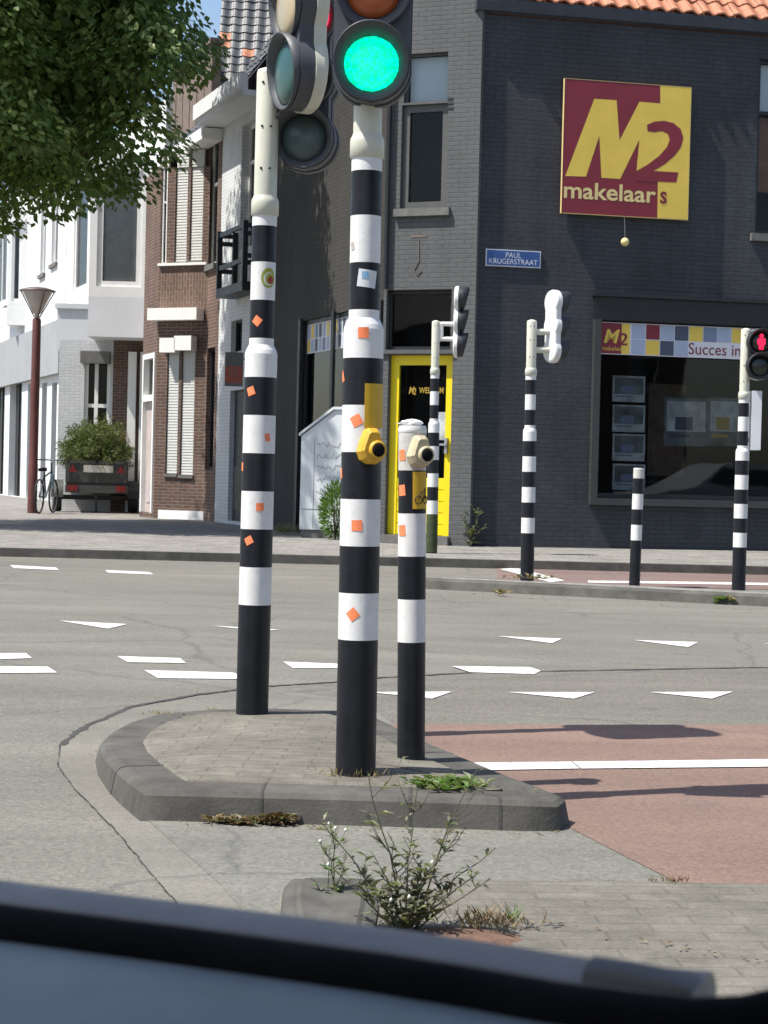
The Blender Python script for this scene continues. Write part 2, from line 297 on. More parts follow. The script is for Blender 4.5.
# ---------------------------------------------------------------- mesh builder
WM = {}
class MB:
    def __init__(s): s.v = []; s.f = []; s.m = []; s.uv = []; s.sm = []
    def face(s, pts, mi=0, uv=None, smooth=False):
        i = len(s.v); s.v += [tuple(p) for p in pts]; s.f.append(tuple(range(i, i + len(pts)))); s.m.append(mi)
        s.uv.append(uv or [(p[0], p[1]) for p in pts]); s.sm.append(smooth)
    def box8(s, c, mi=0, dims=None):
        # c: 8 corners: bottom 4 (ccw from above) then top 4
        for a in ((0, 1, 5, 4), (1, 2, 6, 5), (2, 3, 7, 6), (3, 0, 4, 7), (4, 5, 6, 7), (3, 2, 1, 0)):
            p = [Vector(c[k]) for k in a]
            du = (p[1] - p[0]).length; dv = (p[3] - p[0]).length
            s.face(p, mi, [(0, 0), (du, 0), (du, dv), (0, dv)])
    def box(s, x0, x1, y0, y1, z0, z1, mi=0, T=None):
        c = [(x0, y0, z0), (x1, y0, z0), (x1, y1, z0), (x0, y1, z0), (x0, y0, z1), (x1, y0, z1), (x1, y1, z1), (x0, y1, z1)]
        if T is not None: c = [T @ Vector(p) for p in c]
        s.box8(c, mi)
    def grid(s, rows, mi=0, closed=False, smooth=True, mis=None):
        # rows of shared vertices
        i = len(s.v); n = len(rows[0])
        for r in rows: s.v += [tuple(p) for p in r]
        for a in range(len(rows) - 1):
            for b in range(n if closed else n - 1):
                c = (b + 1) % n
                s.f.append((i + a * n + b, i + a * n + c, i + (a + 1) * n + c, i + (a + 1) * n + b))
                s.m.append(mis[a] if mis else mi); s.sm.append(smooth)
                s.uv.append([(b / n, a), ((b + 1) / n, a), ((b + 1) / n, a + 1), (b / n, a + 1)])
    def lathe(s, prof, seg=32, mis=None, mi=0, T=None, cap=True, smooth=True):
        # prof: list of (r, z); duplicated rows between materials keep edges crisp
        rows = []
        for r, z in prof:
            row = [Vector((r * math.cos(2 * PI * k / seg), r * math.sin(2 * PI * k / seg), z)) for k in range(seg)]
            if T is not None: row = [T @ p for p in row]
            rows.append(row)
        s.grid(rows, mi, True, smooth, mis)
        if cap:
            s.face(list(reversed(rows[0])), mis[0] if mis else mi); s.face(rows[-1], mis[-1] if mis else mi)
    def tube(s, pts, r, seg=8, mi=0, taper=None, cap=True):
        pts = [Vector(p) for p in pts]; rows = []; n = len(pts)
        t0 = (pts[1] - pts[0]).normalized()
        a = t0.orthogonal().normalized()
        for k, p in enumerate(pts):
            t = (pts[min(k + 1, n - 1)] - pts[max(k - 1, 0)]).normalized()
            a = (a - t * a.dot(t)).normalized(); b = t.cross(a)
            rr = r if taper is None else r + (taper - r) * k / (n - 1)
            rows.append([p + (a * math.cos(2 * PI * j / seg) + b * math.sin(2 * PI * j / seg)) * rr for j in range(seg)])
        s.grid(rows, mi, True, True)
        if cap: s.face(list(reversed(rows[0])), mi); s.face(rows[-1], mi)
    def prism(s, pts, vec, mi=0, side=None, back=True):
        # pts: planar polygon (front face), vec: extrusion towards the back
        pts = [Vector(p) for p in pts]; vec = Vector(vec); q = [p + vec for p in pts]
        s.face(pts, mi)
        if back: s.face(list(reversed(q)), mi)
        for k in range(len(pts)):
            j = (k + 1) % len(pts); s.face([pts[k], q[k], q[j], pts[j]], mi if side is None else side)
    def build(s, name, mats, parent=None, local=False):
        me = bpy.data.meshes.new(name)
        V = np.array(s.v, dtype=float).reshape(-1, 3)
        if parent is not None and not local:
            inv = np.array(WM[parent].inverted()); V = V @ inv[:3, :3].T + inv[:3, 3]
        me.from_pydata(V.tolist(), [], s.f)
        if not isinstance(mats, (list, tuple)): mats = [mats]
        for m in mats: me.materials.append(m)
        me.polygons.foreach_set('material_index', s.m)
        me.polygons.foreach_set('use_smooth', s.sm)
        uvl = me.uv_layers.new(name='UVMap')
        flat = [c for f in s.uv for p in f for c in p]
        uvl.data.foreach_set('uv', flat)
        me.validate(); me.update()
        o = bpy.data.objects.new(name, me); COL.objects.link(o)
        if parent is not None: o.parent = parent; WM[o] = WM[parent].copy()
        else: WM[o] = Matrix.Identity(4)
        return o
def thing(name, label, cat, loc, rotz=0.0, group=None, tilt=0.0):
    o = bpy.data.objects.new(name, None); COL.objects.link(o); o.empty_display_size = 0.2
    o.location = loc; o.rotation_euler = (0, tilt, rotz)
    WM[o] = Matrix.Translation(Vector(loc)) @ o.rotation_euler.to_matrix().to_4x4()
    tag(o, label, cat, group); return o
def tag(o, label=None, cat=None, group=None, kind=None):
    if label: o['label'] = label
    if cat: o['category'] = cat
    if group: o['group'] = group
    if kind: o['kind'] = kind
    return o
def struct(name, mb, mat): return tag(mb.build(name, mat), kind='structure')
def sheet(name, pts, mat, z):
    mb = MB(); mb.face([(p[0], p[1], z) for p in pts]); return struct(name, mb, mat)
def rotz_to(d):   # matrix with local -Y facing direction d (xy)
    return math.atan2(d[0], -d[1])
def text_polys(body, bold=False):
    cu = bpy.data.curves.new('t', 'FONT'); cu.body = body; cu.size = 1.0; cu.resolution_u = 3
    if bold: cu.offset = 0.018
    o = bpy.data.objects.new('t', cu); COL.objects.link(o)
    dg = bpy.context.evaluated_depsgraph_get(); me = bpy.data.meshes.new_from_object(o.evaluated_get(dg))
    v = [p.co.copy() for p in me.vertices]; f = [tuple(p.vertices) for p in me.polygons]
    bpy.data.objects.remove(o); bpy.data.curves.remove(cu); bpy.data.meshes.remove(me)
    return v, f
def put_text(mb, body, fn, x0, x1, y0, y1, mi=0, bold=False, ital=0.0, cap_h=None):
    # fn(u, v) -> world point; fits the text into x0..x1, baseline y0, height y1-y0 (tallest glyph)
    v, f = text_polys(body, bold)
    xs = [p.x for p in v]; ys = [p.y for p in v]; mx, Mx = min(xs), max(xs); My = cap_h or max(ys)
    q = []
    for p in v:
        yy = p.y / My * (y1 - y0); xx = (p.x - mx) / (Mx - mx) * (x1 - x0)
        q.append(fn(x0 + xx + ital * yy, y0 + yy))
    i = len(mb.v); mb.v += [tuple(p) for p in q]
    for g in f:
        mb.f.append(tuple(i + k for k in g)); mb.m.append(mi); mb.sm.append(False); mb.uv.append([(0, 0)] * len(g))

# ---------------------------------------------------------------- world and sun
el = math.radians(60); sh = Vector((0.925, 0.38)).normalized()      # direction shadows run on the ground
to_sun = Vector((-sh.x * math.cos(el), -sh.y * math.cos(el), math.sin(el)))
w = bpy.data.worlds.new('World'); SC.world = w; w.use_nodes = True
nt = w.node_tree; bg = nt.nodes['Background']
sky = nt.nodes.new('ShaderNodeTexSky'); sky.sky_type = 'NISHITA'; sky.sun_disc = False
sky.sun_elevation = el; sky.sun_rotation = math.atan2(to_sun.x, to_sun.y); sky.dust_density = 1.5
lk(nt, sky.outputs[0], bg.inputs[0]); bg.inputs[1].default_value = 0.11
sl = bpy.data.lights.new('sun', 'SUN'); so = bpy.data.objects.new('sun', sl); COL.objects.link(so)
sl.energy = 4.6; sl.angle = math.radians(0.5); sl.color = (1.0, 0.955, 0.88)
so.rotation_euler = to_sun.to_track_quat('Z', 'Y').to_euler(); so.location = (0, 0, 30)
SC.view_settings.view_transform = 'Standard'; SC.view_settings.look = 'None'
SC.view_settings.exposure = 0.74; SC.view_settings.gamma = 1.0
SC.render.engine = 'CYCLES'
try:
    SC.cycles.use_denoising = True; SC.cycles.max_bounces = 6; SC.cycles.transparent_max_bounces = 12
except Exception: pass

# ---------------------------------------------------------------- ground
sheet('road', [(-400, -60), (400, -60), (400, 900), (-400, 900)], M['asphalt'], 0.0)
def gp(lst, z): return [G(a, b, z) for a, b in lst]
joint = [(58, 766), (60, 745), (85, 726), (133, 706), (200, 694), (264, 686), (333, 682), (384, 677), (480, 672), (600, 670), (768, 667), (960, 664)]
sheet('side_road', gp([(133, 706), (200, 694), (264, 686), (333, 682), (384, 677), (480, 672), (600, 670), (768, 667), (960, 664), (960, 760), (376, 760)], 0.004), M['side_asphalt'], 0.003)
sheet('gutter_path', gp([(360, 700), (264, 688), (200, 695), (133, 707), (85, 727), (61, 745), (59, 765), (75, 788), (115, 828), (158, 880), (235, 965), (330, 990), (420, 900), (560, 840)], 0.008), M['gutter'], 0.005)
sheet('strip_path', gp([(110, 785), (142, 813), (220, 882), (310, 985), (980, 985), (980, 900), (664, 873), (575, 828), (540, 800)], 0.012), M['strip'], 0.007)
sheet('cycle_path', gp([(374, 722), (560, 723), (980, 723), (980, 888), (690, 886), (664, 873), (575, 828), (500, 780)], 0.016), M['red_asphalt'], 0.009)
mb = MB()
jp = [G(a, b, 0.0065) for a, b in joint[1:]]
jl = []
for k in range(len(jp) - 1):
    for t in np.linspace(0, 1, 12, endpoint=False): jl.append(jp[k].lerp(jp[k + 1], t))
L, Rr = [], []
for k, p in enumerate(jl):
    d = (jl[min(k + 1, len(jl) - 1)] - jl[max(k - 1, 0)]).normalized(); n = Vector((-d.y, d.x, 0))
    wd = 0.009 + 0.011 * random.random(); off = n * random.uniform(-0.008, 0.008)
    L.append(p + n * wd + off); Rr.append(p - n * wd + off)
for k in range(len(jl) - 1): mb.face([L[k], Rr[k], Rr[k + 1], L[k + 1]])
struct('road_joint', mb, M['bitumen'])
mb = MB(); op = [G(a, b, .0062) for a, b in ((60, 744), (58, 766), (74, 788), (114, 828), (157, 880), (234, 965))]
for a, b in zip(op, op[1:]):
    n_ = Vector((-(b - a).y, (b - a).x, 0)).normalized()
    for q in range(10):
        p_, r_ = a.lerp(b, q / 10), a.lerp(b, (q + 1) / 10); o_ = n_ * random.uniform(-.003, .003); h_ = n_ * random.uniform(.0006, .0022)
        mb.face([p_ + o_ - h_, r_ + o_ - h_, r_ + o_ + h_, p_ + o_ + h_])
struct('road_joint', mb, M['bitumen'])
marks = [
 [(10, 565), (56, 567.5), (59, 570), (14, 568)], [(105, 570), (149, 572), (154, 574.5), (108, 572.5)],
 [(59, 620.5), (127, 624), (108, 628.5)], [(211, 625.5), (279, 629.5), (262, 631)],
 [(0, 653), (26, 653), (32, 658), (0, 659), (-30, 658), (-35, 653)], [(-40, 666), (48, 666.5), (57, 672.5), (-35, 673)],
 [(117, 656), (180, 658), (186, 663), (128, 662)], [(144, 670), (233, 672.5), (250, 679), (158, 678)],
 [(283, 661.5), (346, 664), (366, 668), (293, 668)],
 [(498, 636), (562, 638.5), (552, 643)], [(634, 640), (698, 642), (688, 647)], [(764, 643), (830, 645), (815, 650)],
 [(452, 666), (530, 667), (541, 670.5), (534, 674), (470, 672)],
 [(369, 692), (452, 691.5), (432, 698.5)], [(508, 692), (595, 692), (574, 698.5)], [(650, 692), (733, 691.5), (712, 698.5)], [(790, 692), (872, 691), (850, 698)],
]
for q in marks:
    zm_ = 0.0068 if q[0][1] > 660 and q[0][0] > 360 else 0.004
    p = gp(q, zm_); mb = MB(); mb.face([(a.x, a.y, zm_) for a in p]); struct('road_marking', mb, M['marking'])
for q in ([(471, 762.5), (571, 761.5), (580, 768.3), (485, 770)], [(572.5, 761.5), (768, 759), (980, 756), (980, 764), (768, 766.5), (581.5, 768.4)]):
    p = gp(q, 0.013); mb = MB(); mb.face([(a.x, a.y, 0.013) for a in p]); struct('cycle_path_marking', mb, M['marking'])

def offset_poly(pts, d):   # pts ccw (xy) -> moved inwards by d
    n = len(pts); out = []
    for k in range(n):
        a, b, c = Vector(pts[k - 1][:2]), Vector(pts[k][:2]), Vector(pts[(k + 1) % n][:2])
        e1 = (b - a).normalized(); e2 = (c - b).normalized()
        n1 = Vector((-e1.y, e1.x)); n2 = Vector((-e2.y, e2.x)); m = (n1 + n2)
        m = m.normalized() / max(0.5, m.normalized().dot(n1))
        out.append(b + m * d)
    return out
def inset(pts, d):         # offset inwards; corners too tight for the offset fold onto their neighbours
    q = offset_poly(pts, d); n = len(pts); E = [Vector(p[:2]) for p in pts]
    def dist(p):
        best = 9
        for k in range(n):
            a, b = E[k - 1], E[k]; ab = b - a; t = max(0, min(1, (p - a).dot(ab) / max(1e-9, ab.length_squared))); best = min(best, (p - a - ab * t).length)
        return best
    ok = [dist(p) > d * .93 for p in q]; out = []
    for k in range(n):
        if ok[k]: out.append(q[k]); continue
        for r in range(1, n):
            if ok[(k + r) % n]: out.append(q[(k + r) % n].copy()); break
            if ok[k - r]: out.append(q[k - r].copy()); break
    return out
def ccw(pts):
    a = sum(pts[k - 1][0] * pts[k][1] - pts[k][0] * pts[k - 1][1] for k in range(len(pts)))
    return pts if a > 0 else list(reversed(pts))
def smooth_poly(pts, it=2):
    for _ in range(it):
        q = []
        for k in range(len(pts)):
            a, b = Vector(pts[k]), Vector(pts[(k + 1) % len(pts)])
            q += [a * 0.75 + b * 0.25, a * 0.25 + b * 0.75]
        pts = q
    return pts
def island(name_top, name_kerb, top3, kerb_mat, top_mat, flare=0.035, width=0.14, crown=0.0, joints=()):
    """top3: outline of the kerb crest, 3D points; kerb falls outwards to z=0"""
    t = ccw([tuple(p) for p in top3]); z = [p[2] for p in t]
    base = offset_poly(t, -flare); mid = offset_poly(t, -flare * 0.45); crest = offset_poly(t, 0.02); inn = inset(t, width)
    mbk = MB()
    rows = [[Vector((p.x, p.y, -0.02)) for p in base], [Vector((p.x, p.y, 0.80 * zz)) for p, zz in zip(mid, z)],
            [Vector((p[0], p[1], 0.95 * zz)) for p, zz in zip(t, z)], [Vector((p.x, p.y, zz)) for p, zz in zip(crest, z)],
            [Vector((p.x, p.y, zz)) for p, zz in zip(inn, z)], [Vector((p.x, p.y, zz - 0.03)) for p, zz in zip(inn, z)]]
    for r0_, r1_ in zip(rows, rows[1:]): mbk.grid([r0_, r1_], 0, True, True)
    struct(name_kerb, mbk, kerb_mat)
    for (jx, jy) in joints:                 # open joints between the kerb stones, nearest outline point to a pixel
        g = G(jx, jy, KERB); k = min(range(len(t)), key=lambda i: (Vector(t[i][:2]) - Vector(g[:2])).length)
        best = None
        for a in (k - 1, k):
            A_, B_ = Vector(t[a][:2]), Vector(t[(a + 1) % len(t)][:2]); q = (Vector(g[:2]) - A_).dot(B_ - A_) / (B_ - A_).length_squared; q = max(.02, min(.98, q)); d_ = (A_.lerp(B_, q) - Vector(g[:2])).length
            if best is None or d_ < best[0]: best = (d_, a, q, (B_ - A_).length)
        _, a, q, ln_ = best; dq = .0045 / ln_; mj = MB(); L1 = []
        for row in rows[:5]:
            A_, B_ = row[a], row[(a + 1) % len(t)]; L1.append((A_.lerp(B_, q - dq), A_.lerp(B_, q + dq)))
        e = (L1[0][1] - L1[0][0]).normalized(); out_ = Vector((e.y, -e.x, 0))
        off = [out_ * .002, out_ * .002, out_ * .0015 + Vector((0, 0, .0015)), Vector((0, 0, .002)), Vector((0, 0, .002))]
        mj.grid([[p0 + o_, p1 + o_] for (p0, p1), o_ in zip(L1, off)], 0, False, False); struct('kerb_joint', mj, M['bitumen'])
    mbt = MB(); ci = inset(t, width - 0.012); ci2 = inset(t, width + 0.008)
    c = Vector((sum(p.x for p in ci) / len(ci), sum(p.y for p in ci) / len(ci), sum(z) / len(z)))
    c.z = max(z) - 0.004 + crown
    low_ = [Vector((p.x, p.y, zz - 0.006)) for p, zz in zip(ci, z)]; rim = [Vector((p.x, p.y, zz + 0.006)) for p, zz in zip(ci2, z)]; mbt.grid([low_, rim], 0, True, False); mid_ = [p.lerp(c, .35) + Vector((0, 0, crown * .3)) for p in rim]
    mbt.grid([rim, mid_], 0, True, True)
    for k in range(len(ci)):
        j = (k + 1) % len(ci); mbt.face([mid_[k], mid_[j], c], 0, None, True)
    struct(name_top, mbt, top_mat)
# splitter island with the three near posts
crest = [(149, 788, .10), (132, 776, .098), (118, 764, .095), (107, 752, .085), (104, 742, .075), (113, 731, .08), (132, 721, .08), (160, 713, .085),
         (210, 709, .10), (270, 708, .105), (340, 710, .105), (376, 717, .10), (430, 743, .10), (500, 772, .10), (543, 788, .10), (560, 795, .095), (553, 800, .095),
         (525, 798.5, .10), (450, 796, .10), (350, 793, .10), (250, 790.5, .10), (170, 788.5, .10)]
island('traffic_island_pavement', 'traffic_island_kerb', [G(a, b, zz) for a, b, zz in crest], M['kerb'], M['paver'], crown=.018, joints=((262, 791), (410, 795), (500, 798), (120, 765), (450, 752)))
crest2 = [(287, 882, .10), (296, 877.5, .10), (330, 877, .10), (400, 878, .10), (520, 879, .10), (650, 880, .10), (800, 884, .10), (1100, 890, .10)]
c2 = [G(a, b, zz) for a, b, zz in crest2] + [Vector((2.6, 1.2, .10)), Vector((-0.02, 1.2, .10)), Vector((-0.12, 2.6, .10)), G(284, 960, .10), G(283, 905, .10)]
island('near_pavement', 'near_kerb', c2, M['paver2'], M['paver2'], 0.03, 0.08)
island('near_kerb_stone', 'near_kerb_stub', [G(a, b, .116) for a, b in ((285, 884), (292, 877), (330, 876.5), (374, 878), (378, 905), (372, 940), (290, 940), (283, 905))], M['kerb'], M['kerb'], .012, .03)
# far splitter island and far pavement
a1 = G(430, 589, 0); a2 = G(768, 606.5, 0)
dv = (a2 - a1).normalized()
fi = [a1, a1 + dv * 3.5, a1 + dv * 9] + [a1 + dv * 9 + Vector((0.2, 1.75, 0)), a1 + Vector((0.9, 1.0, 0)), a1 + Vector((-0.05, 0.45, 0))]
island('far_island_pavement', 'far_island_kerb', [Vector((p.x, p.y, (.10, .10, .10, .05, .05, .08)[i_])) for i_, p in enumerate(fi)], M['kerb'], M['sidewalk'], 0.03, 0.14)
FARD = 22.1
mb = MB(); mb.box(-120, 120, FARD, FARD + 0.16, -0.05, KERB); struct('far_kerb', mb, M['kerb'])
sheet('far_pavement', [(-120, FARD + 0.16), (120, FARD + 0.16), (120, 200), (-120, 200)], M['sidewalk'], KERB - 0.004)
sheet('far_cycle_path', [G(497, 566, 0), G(1050, 572, 0), G(1050, 596, 0), G(497, 584, 0)], M['red_dull'], 0.004)
for q in ([(500, 569), (516, 567.5), (565, 580.5), (550, 582)], [(588, 580.5), (700, 581.8), (900, 585), (900, 587.2), (700, 584), (588, 582.5)]):
    p = gp(q, 0.008); mb = MB(); mb.face([(a.x, a.y, 0.008) for a in p]); struct('cycle_path_marking', mb, M['marking'])

# ---------------------------------------------------------------- facades
class Face:
    def __init__(s, A, d):
        s.A = Vector((A[0], A[1])); s.d = Vector((d[0], d[1])).normalized(); s.n = Vector((s.d.y, -s.d.x)); s.op = []
    def uz(s, px, py, off=0.0):
        r = ray(px, py); P = s.A + s.n * off
        t = ((P.x - CAM.x) * s.n.x + (P.y - CAM.y) * s.n.y) / (r.x * s.n.x + r.y * s.n.y)
        w = CAM + r * t
        return (w.x - s.A.x) * s.d.x + (w.y - s.A.y) * s.d.y, w.z
    def w(s, u, n, z):
        p = s.A + s.d * u + s.n * n; return Vector((p.x, p.y, z))
    def rect(s, x0, y0, x1, y1, off=0.0):
        ym = (y0 + y1) / 2; xm = (x0 + x1) / 2
        return s.uz(x0, ym, off)[0], s.uz(x1, ym, off)[0], s.uz(xm, y1, off)[1], s.uz(xm, y0, off)[1]   # u0 u1 z0 z1
    def box(s, mb, u0, u1, n0, n1, z0, z1, mi=0):
        c = [s.w(u0, n1, z0), s.w(u1, n1, z0), s.w(u1, n0, z0), s.w(u0, n0, z0), s.w(u0, n1, z1), s.w(u1, n1, z1), s.w(u1, n0, z1), s.w(u0, n0, z1)]
        for a, f in (((0, 1, 5, 4), 0), ((1, 2, 6, 5), 1), ((2, 3, 7, 6), 0), ((3, 0, 4, 7), 1), ((4, 5, 6, 7), 2), ((3, 2, 1, 0), 2)):
            p = [c[k] for k in a]; uv = []
            for q in p:
                uu = (q.x - s.A.x) * s.d.x + (q.y - s.A.y) * s.d.y; nn = (q.x - s.A.x) * s.n.x + (q.y - s.A.y) * s.n.y
                uv.append((uu, q.z) if f == 0 else ((nn + 0.1, q.z) if f == 1 else (uu, nn)))
            mb.face(p, mi, uv)
    def quad(s, mb, u0, u1, z0, z1, n=0.0, mi=0):
        mb.face([s.w(u0, n, z0), s.w(u1, n, z0), s.w(u1, n, z1), s.w(u0, n, z1)], mi, [(u0, z0), (u1, z0), (u1, z1), (u0, z1)])
    def wall(s, mb, u0, u1, z0, z1, depth=0.22, mi=0, n=0.0):
        us = sorted({u0, u1, *[x for o in s.op for x in o[:2] if u0 < x < u1]}); zs = sorted({z0, z1, *[x for o in s.op for x in o[2:4] if z0 < x < z1]})
        for a, b in zip(us, us[1:]):
            for c, d in zip(zs, zs[1:]):
                um, zm = (a + b) / 2, (c + d) / 2
                if any(o[0] < um < o[1] and o[2] < zm < o[3] for o in s.op): continue
                s.quad(mb, a, b, c, d, n, mi)
        for o in s.op:
            a, b, c, d = max(o[0], u0), min(o[1], u1), max(o[2], z0), min(o[3], z1)
            if a >= b or c >= d: continue
            mb.face([s.w(a, n, c), s.w(a, n, d), s.w(a, n - depth, d), s.w(a, n - depth, c)], mi, [(0, c), (0, d), (depth, d), (depth, c)])
            mb.face([s.w(b, n, d), s.w(b, n, c), s.w(b, n - depth, c), s.w(b, n - depth, d)], mi, [(0, d), (0, c), (depth, c), (depth, d)])
            mb.face([s.w(a, n, d), s.w(b, n, d), s.w(b, n - depth, d), s.w(a, n - depth, d)], mi, [(a, 0), (b, 0), (b, depth), (a, depth)])
            mb.face([s.w(b, n, c), s.w(a, n, c), s.w(a, n - depth, c), s.w(b, n - depth, c)], mi, [(b, 0), (a, 0), (a, depth), (b, depth)])
def poly_wall(mb, pts, z0, z1, mi=0):
    """open chain of vertical wall quads through pts (xy)"""
    acc = 0
    for a, b in zip(pts, pts[1:]):
        l = math.hypot(b[0] - a[0], b[1] - a[1])
        mb.face([(a[0], a[1], z0), (b[0], b[1], z0), (b[0], b[1], z1), (a[0], a[1], z1)], mi, [(acc, z0), (acc + l, z0), (acc + l, z1), (acc, z1)]); acc += l
def window(face, house, r, fmat, pane, name='window', depth=0.13, fw=0.06, mu=(), mz=(), sill=None, back=None, bdepth=0.6, hole=True, n=0.0, blind=None):
    """r = u0,u1,z0,z1.  mu / mz: fractions at which mullions / transoms stand"""
    u0, u1, z0, z1 = r
    if hole: face.op.append((u0, u1, z0, z1))
    a, b = n - depth, n - depth + 0.06
    mb = MB()
    e = 0.002
    face.box(mb, u0 + e, u1 - e, a, b, z0 + e, z0 + fw); face.box(mb, u0 + e, u1 - e, a, b, z1 - fw, z1 - e)
    face.box(mb, u0 + e, u0 + fw, a, b, z0 + fw, z1 - fw); face.box(mb, u1 - fw, u1 - e, a, b, z0 + fw, z1 - fw)
    for t in mu:
        x = u0 + (u1 - u0) * t; face.box(mb, x - fw * 0.5, x + fw * 0.5, a + 0.002, b - 0.003, z0 + fw, z1 - fw)
    for t in mz:
        x = z0 + (z1 - z0) * t; face.box(mb, u0 + fw, u1 - fw, a + 0.003, b - 0.005, x - fw * 0.5, x + fw * 0.5)
    wo = mb.build(name, fmat, house)
    mb = MB(); face.quad(mb, u0 + fw * 0.6, u1 - fw * 0.6, z0 + fw * 0.6, z1 - fw * 0.6, a + 0.022); mb.build('pane', pane, wo)
    if back is not None:
        mb = MB(); q = a - bdepth; g = 0.01
        A = [face.w(u0 + g, a - .004, z0 + g), face.w(u1 - g, a - .004, z0 + g), face.w(u1 - g, a - .004, z1 - g), face.w(u0 + g, a - .004, z1 - g)]
        B = [face.w(u0 + g, q, z0 + g), face.w(u1 - g, q, z0 + g), face.w(u1 - g, q, z1 - g), face.w(u0 + g, q, z1 - g)]
        mb.face(B)
        for k in range(4): mb.face([A[k], A[(k + 1) % 4], B[(k + 1) % 4], B[k]])
        mb.build('interior', back, wo)
    if blind is not None:
        f0, f1, bm = blind; mb = MB(); zz0 = z0 + (z1 - z0) * f0; zz1 = z0 + (z1 - z0) * f1
        face.box(mb, u0 + fw + .003, u1 - fw - .003, a - 0.05, a - 0.04, zz0 + 0.005, zz1 - fw - .003); mb.build('blind', bm, wo)
    if sill is not None:
        mb = MB(); face.box(mb, u0 - 0.07, u1 + 0.07, n - depth + 0.06, n + 0.07, z0 - 0.11, z0 - 0.003); mb.build('sill', sill, wo)
    return wo

# ---- corner building -------------------------------------------------------
C = X(471.5, 476, 26.4)
side_dir = Vector((-290 - 384, F)).normalized()           # street running away to the left
fr = Face((C.x, C.y), (0.975, 0.22))                        # long dark wall
fd = Vector((0.92, -0.39)).normalized()
# left end of the chamfer under pixel 382
rr = ray(381.5, 474); t = None
den = rr.x * fd.y - rr.y * fd.x
tt = (C.x * fd.y - C.y * fd.x) / den
FL = Vector((rr.x * tt, rr.y * tt)); clen = math.hypot(C.x - FL.x, C.y - FL.y)
fc = Face(FL, fd)                                          # chamfer with the yellow door
SLEN = 6.2
S1 = FL + side_dir * SLEN
fs = Face(S1, -side_dir)                                   # dark side front on the side street (u grows towards us)
cb = thing('corner_building', 'dark grey painted brick corner building with yellow door and orange tiled roof', 'building', (C.x, C.y, KERB))
EAVE = fr.uz(560, 20)[1]
print('EAVE', EAVE, 'chamfer', clen)
# chamfer openings
door_r = fc.rect(388.5, 355, 452.5, 529); tr_r = fc.rect(388, 290, 453, 350); up_r = fc.rect(403.5, 54, 449.5, 209)
ZD1 = door_r[3]
door_r = (door_r[0], door_r[1], KERB + 0.12, door_r[3])
fc.op.append(door_r)
window(fc, cb, tr_r, M['dark_wood'], M['glass'], back=M['room'], depth=0.16, fw=0.05, n=.07)
zt = fc.uz(426, 105)[1]
window(fc, cb, (up_r[0], up_r[1], up_r[2], zt), M['grey_wood'], M['glass'], back=M['room'], depth=0.12, fw=0.10, sill=M['stone'], n=.07)
window(fc, cb, (up_r[0] + .02, up_r[1] - .02, zt + 0.03, up_r[3]), M['grey_wood'], M['glass'], back=M['room'], depth=0.14, fw=0.025, blind=(0.0, 1.0, M['blind']), n=.07)
mb = MB(); fc.wall(mb, 0.0, clen + 0.02, KERB - 0.05, EAVE + 1.2, 0.22, 0, 0.07)
# return of the proud chamfer slab on the long wall, and its left edge
p0 = fc.w(clen + 0.02, 0.07, 0); p1 = fc.w(clen + 0.02, -0.3, 0); poly_wall(mb, [p0[:2], p1[:2]], KERB - 0.05, EAVE + 1.2)
p0 = fc.w(0, 0.07, 0); p1 = fc.w(0, -0.2, 0); poly_wall(mb, [p1[:2], p0[:2]], KERB - 0.05, EAVE + 1.2)
mb.face([fc.w(0, .07, EAVE + 1.2), fc.w(clen + .02, .07, EAVE + 1.2), fc.w(clen + .02, -.3, EAVE + 1.2), fc.w(0, -.3, EAVE + 1.2)])
mb.build('chamfer_wall', M['brick_grey'], cb)
# openings of dark wall
sw = fr.rect(597.5, 320, 768, 500); sw = (sw[0], sw[0] + 3.9, fr.uz(690, 500)[1], fr.uz(601, 320)[1])
ur = fr.rect(757, 62, 850, 236); ur = (ur[0], ur[0] + 1.15, ur[2], ur[3])
swo = window(fr, cb, sw, M['dark_wood'], M['glass_shop'], 'shop_window', depth=0.16, fw=0.07, back=M['room'], bdepth=2.2)
zt2 = fr.uz(760, 112)[1]; zm2 = fr.uz(762, 190)[1]
wo = window(fr, cb, ur, M['dark_wood'], M['glass'], depth=0.12, fw=0.05, back=M['room'], mz=((zt2 - ur[2]) / (ur[3] - ur[2]),), sill=M['stone'], blind=(0.70, 1.0, M['blind']))
mb = MB(); fr.box(mb, ur[0] + .06, ur[1] - .06, -0.25, -0.2, zm2, zt2 - .04); mb.build('panel', M['pane_reflection'], wo)  # orange panel behind the glass stands in for a brick reflection
mb = MB(); fr.wall(mb, 0, 11, KERB - 0.05, EAVE, 0.25)
back = [fr.w(11, 0, 0)[:2], fr.w(11, -9, 0)[:2], (S1.x + 5, S1.y + 5), (S1.x, S1.y)]
poly_wall(mb, back, KERB - 0.05, EAVE); mb.build('wall', M['brick_dark'], cb)
# shop window surround (proud frame)
o = MB(); a = fr.rect(591, 293, 768, 505); fz1 = fr.uz(600, 294)[1]; fz0 = fr.uz(660, 506)[1]
fu0 = a[0]; fu1 = sw[1] + 0.12
fr.box(o, fu0, sw[0] - .002, 0.003, 0.09, fz0, fz1 - 0.36); fr.box(o, sw[1] + .002, fu1, 0.003, 0.09, fz0, fz1 - 0.36)
fr.box(o, sw[0] - .002, sw[1] + .002, 0.003, 0.10, fz0, sw[2] - 0.002)
o.build('window_surround', M['surround'], swo)
o = MB(); fr.box(o, fu0, fu1, 0.003, 0.06, sw[3] + .003, fz1 - .04); fr.box(o, fu0 - .03, fu1 + .03, 0.003, 0.12, fz1 - .037, fz1); o.build('fascia', M['dark_wood'], swo)
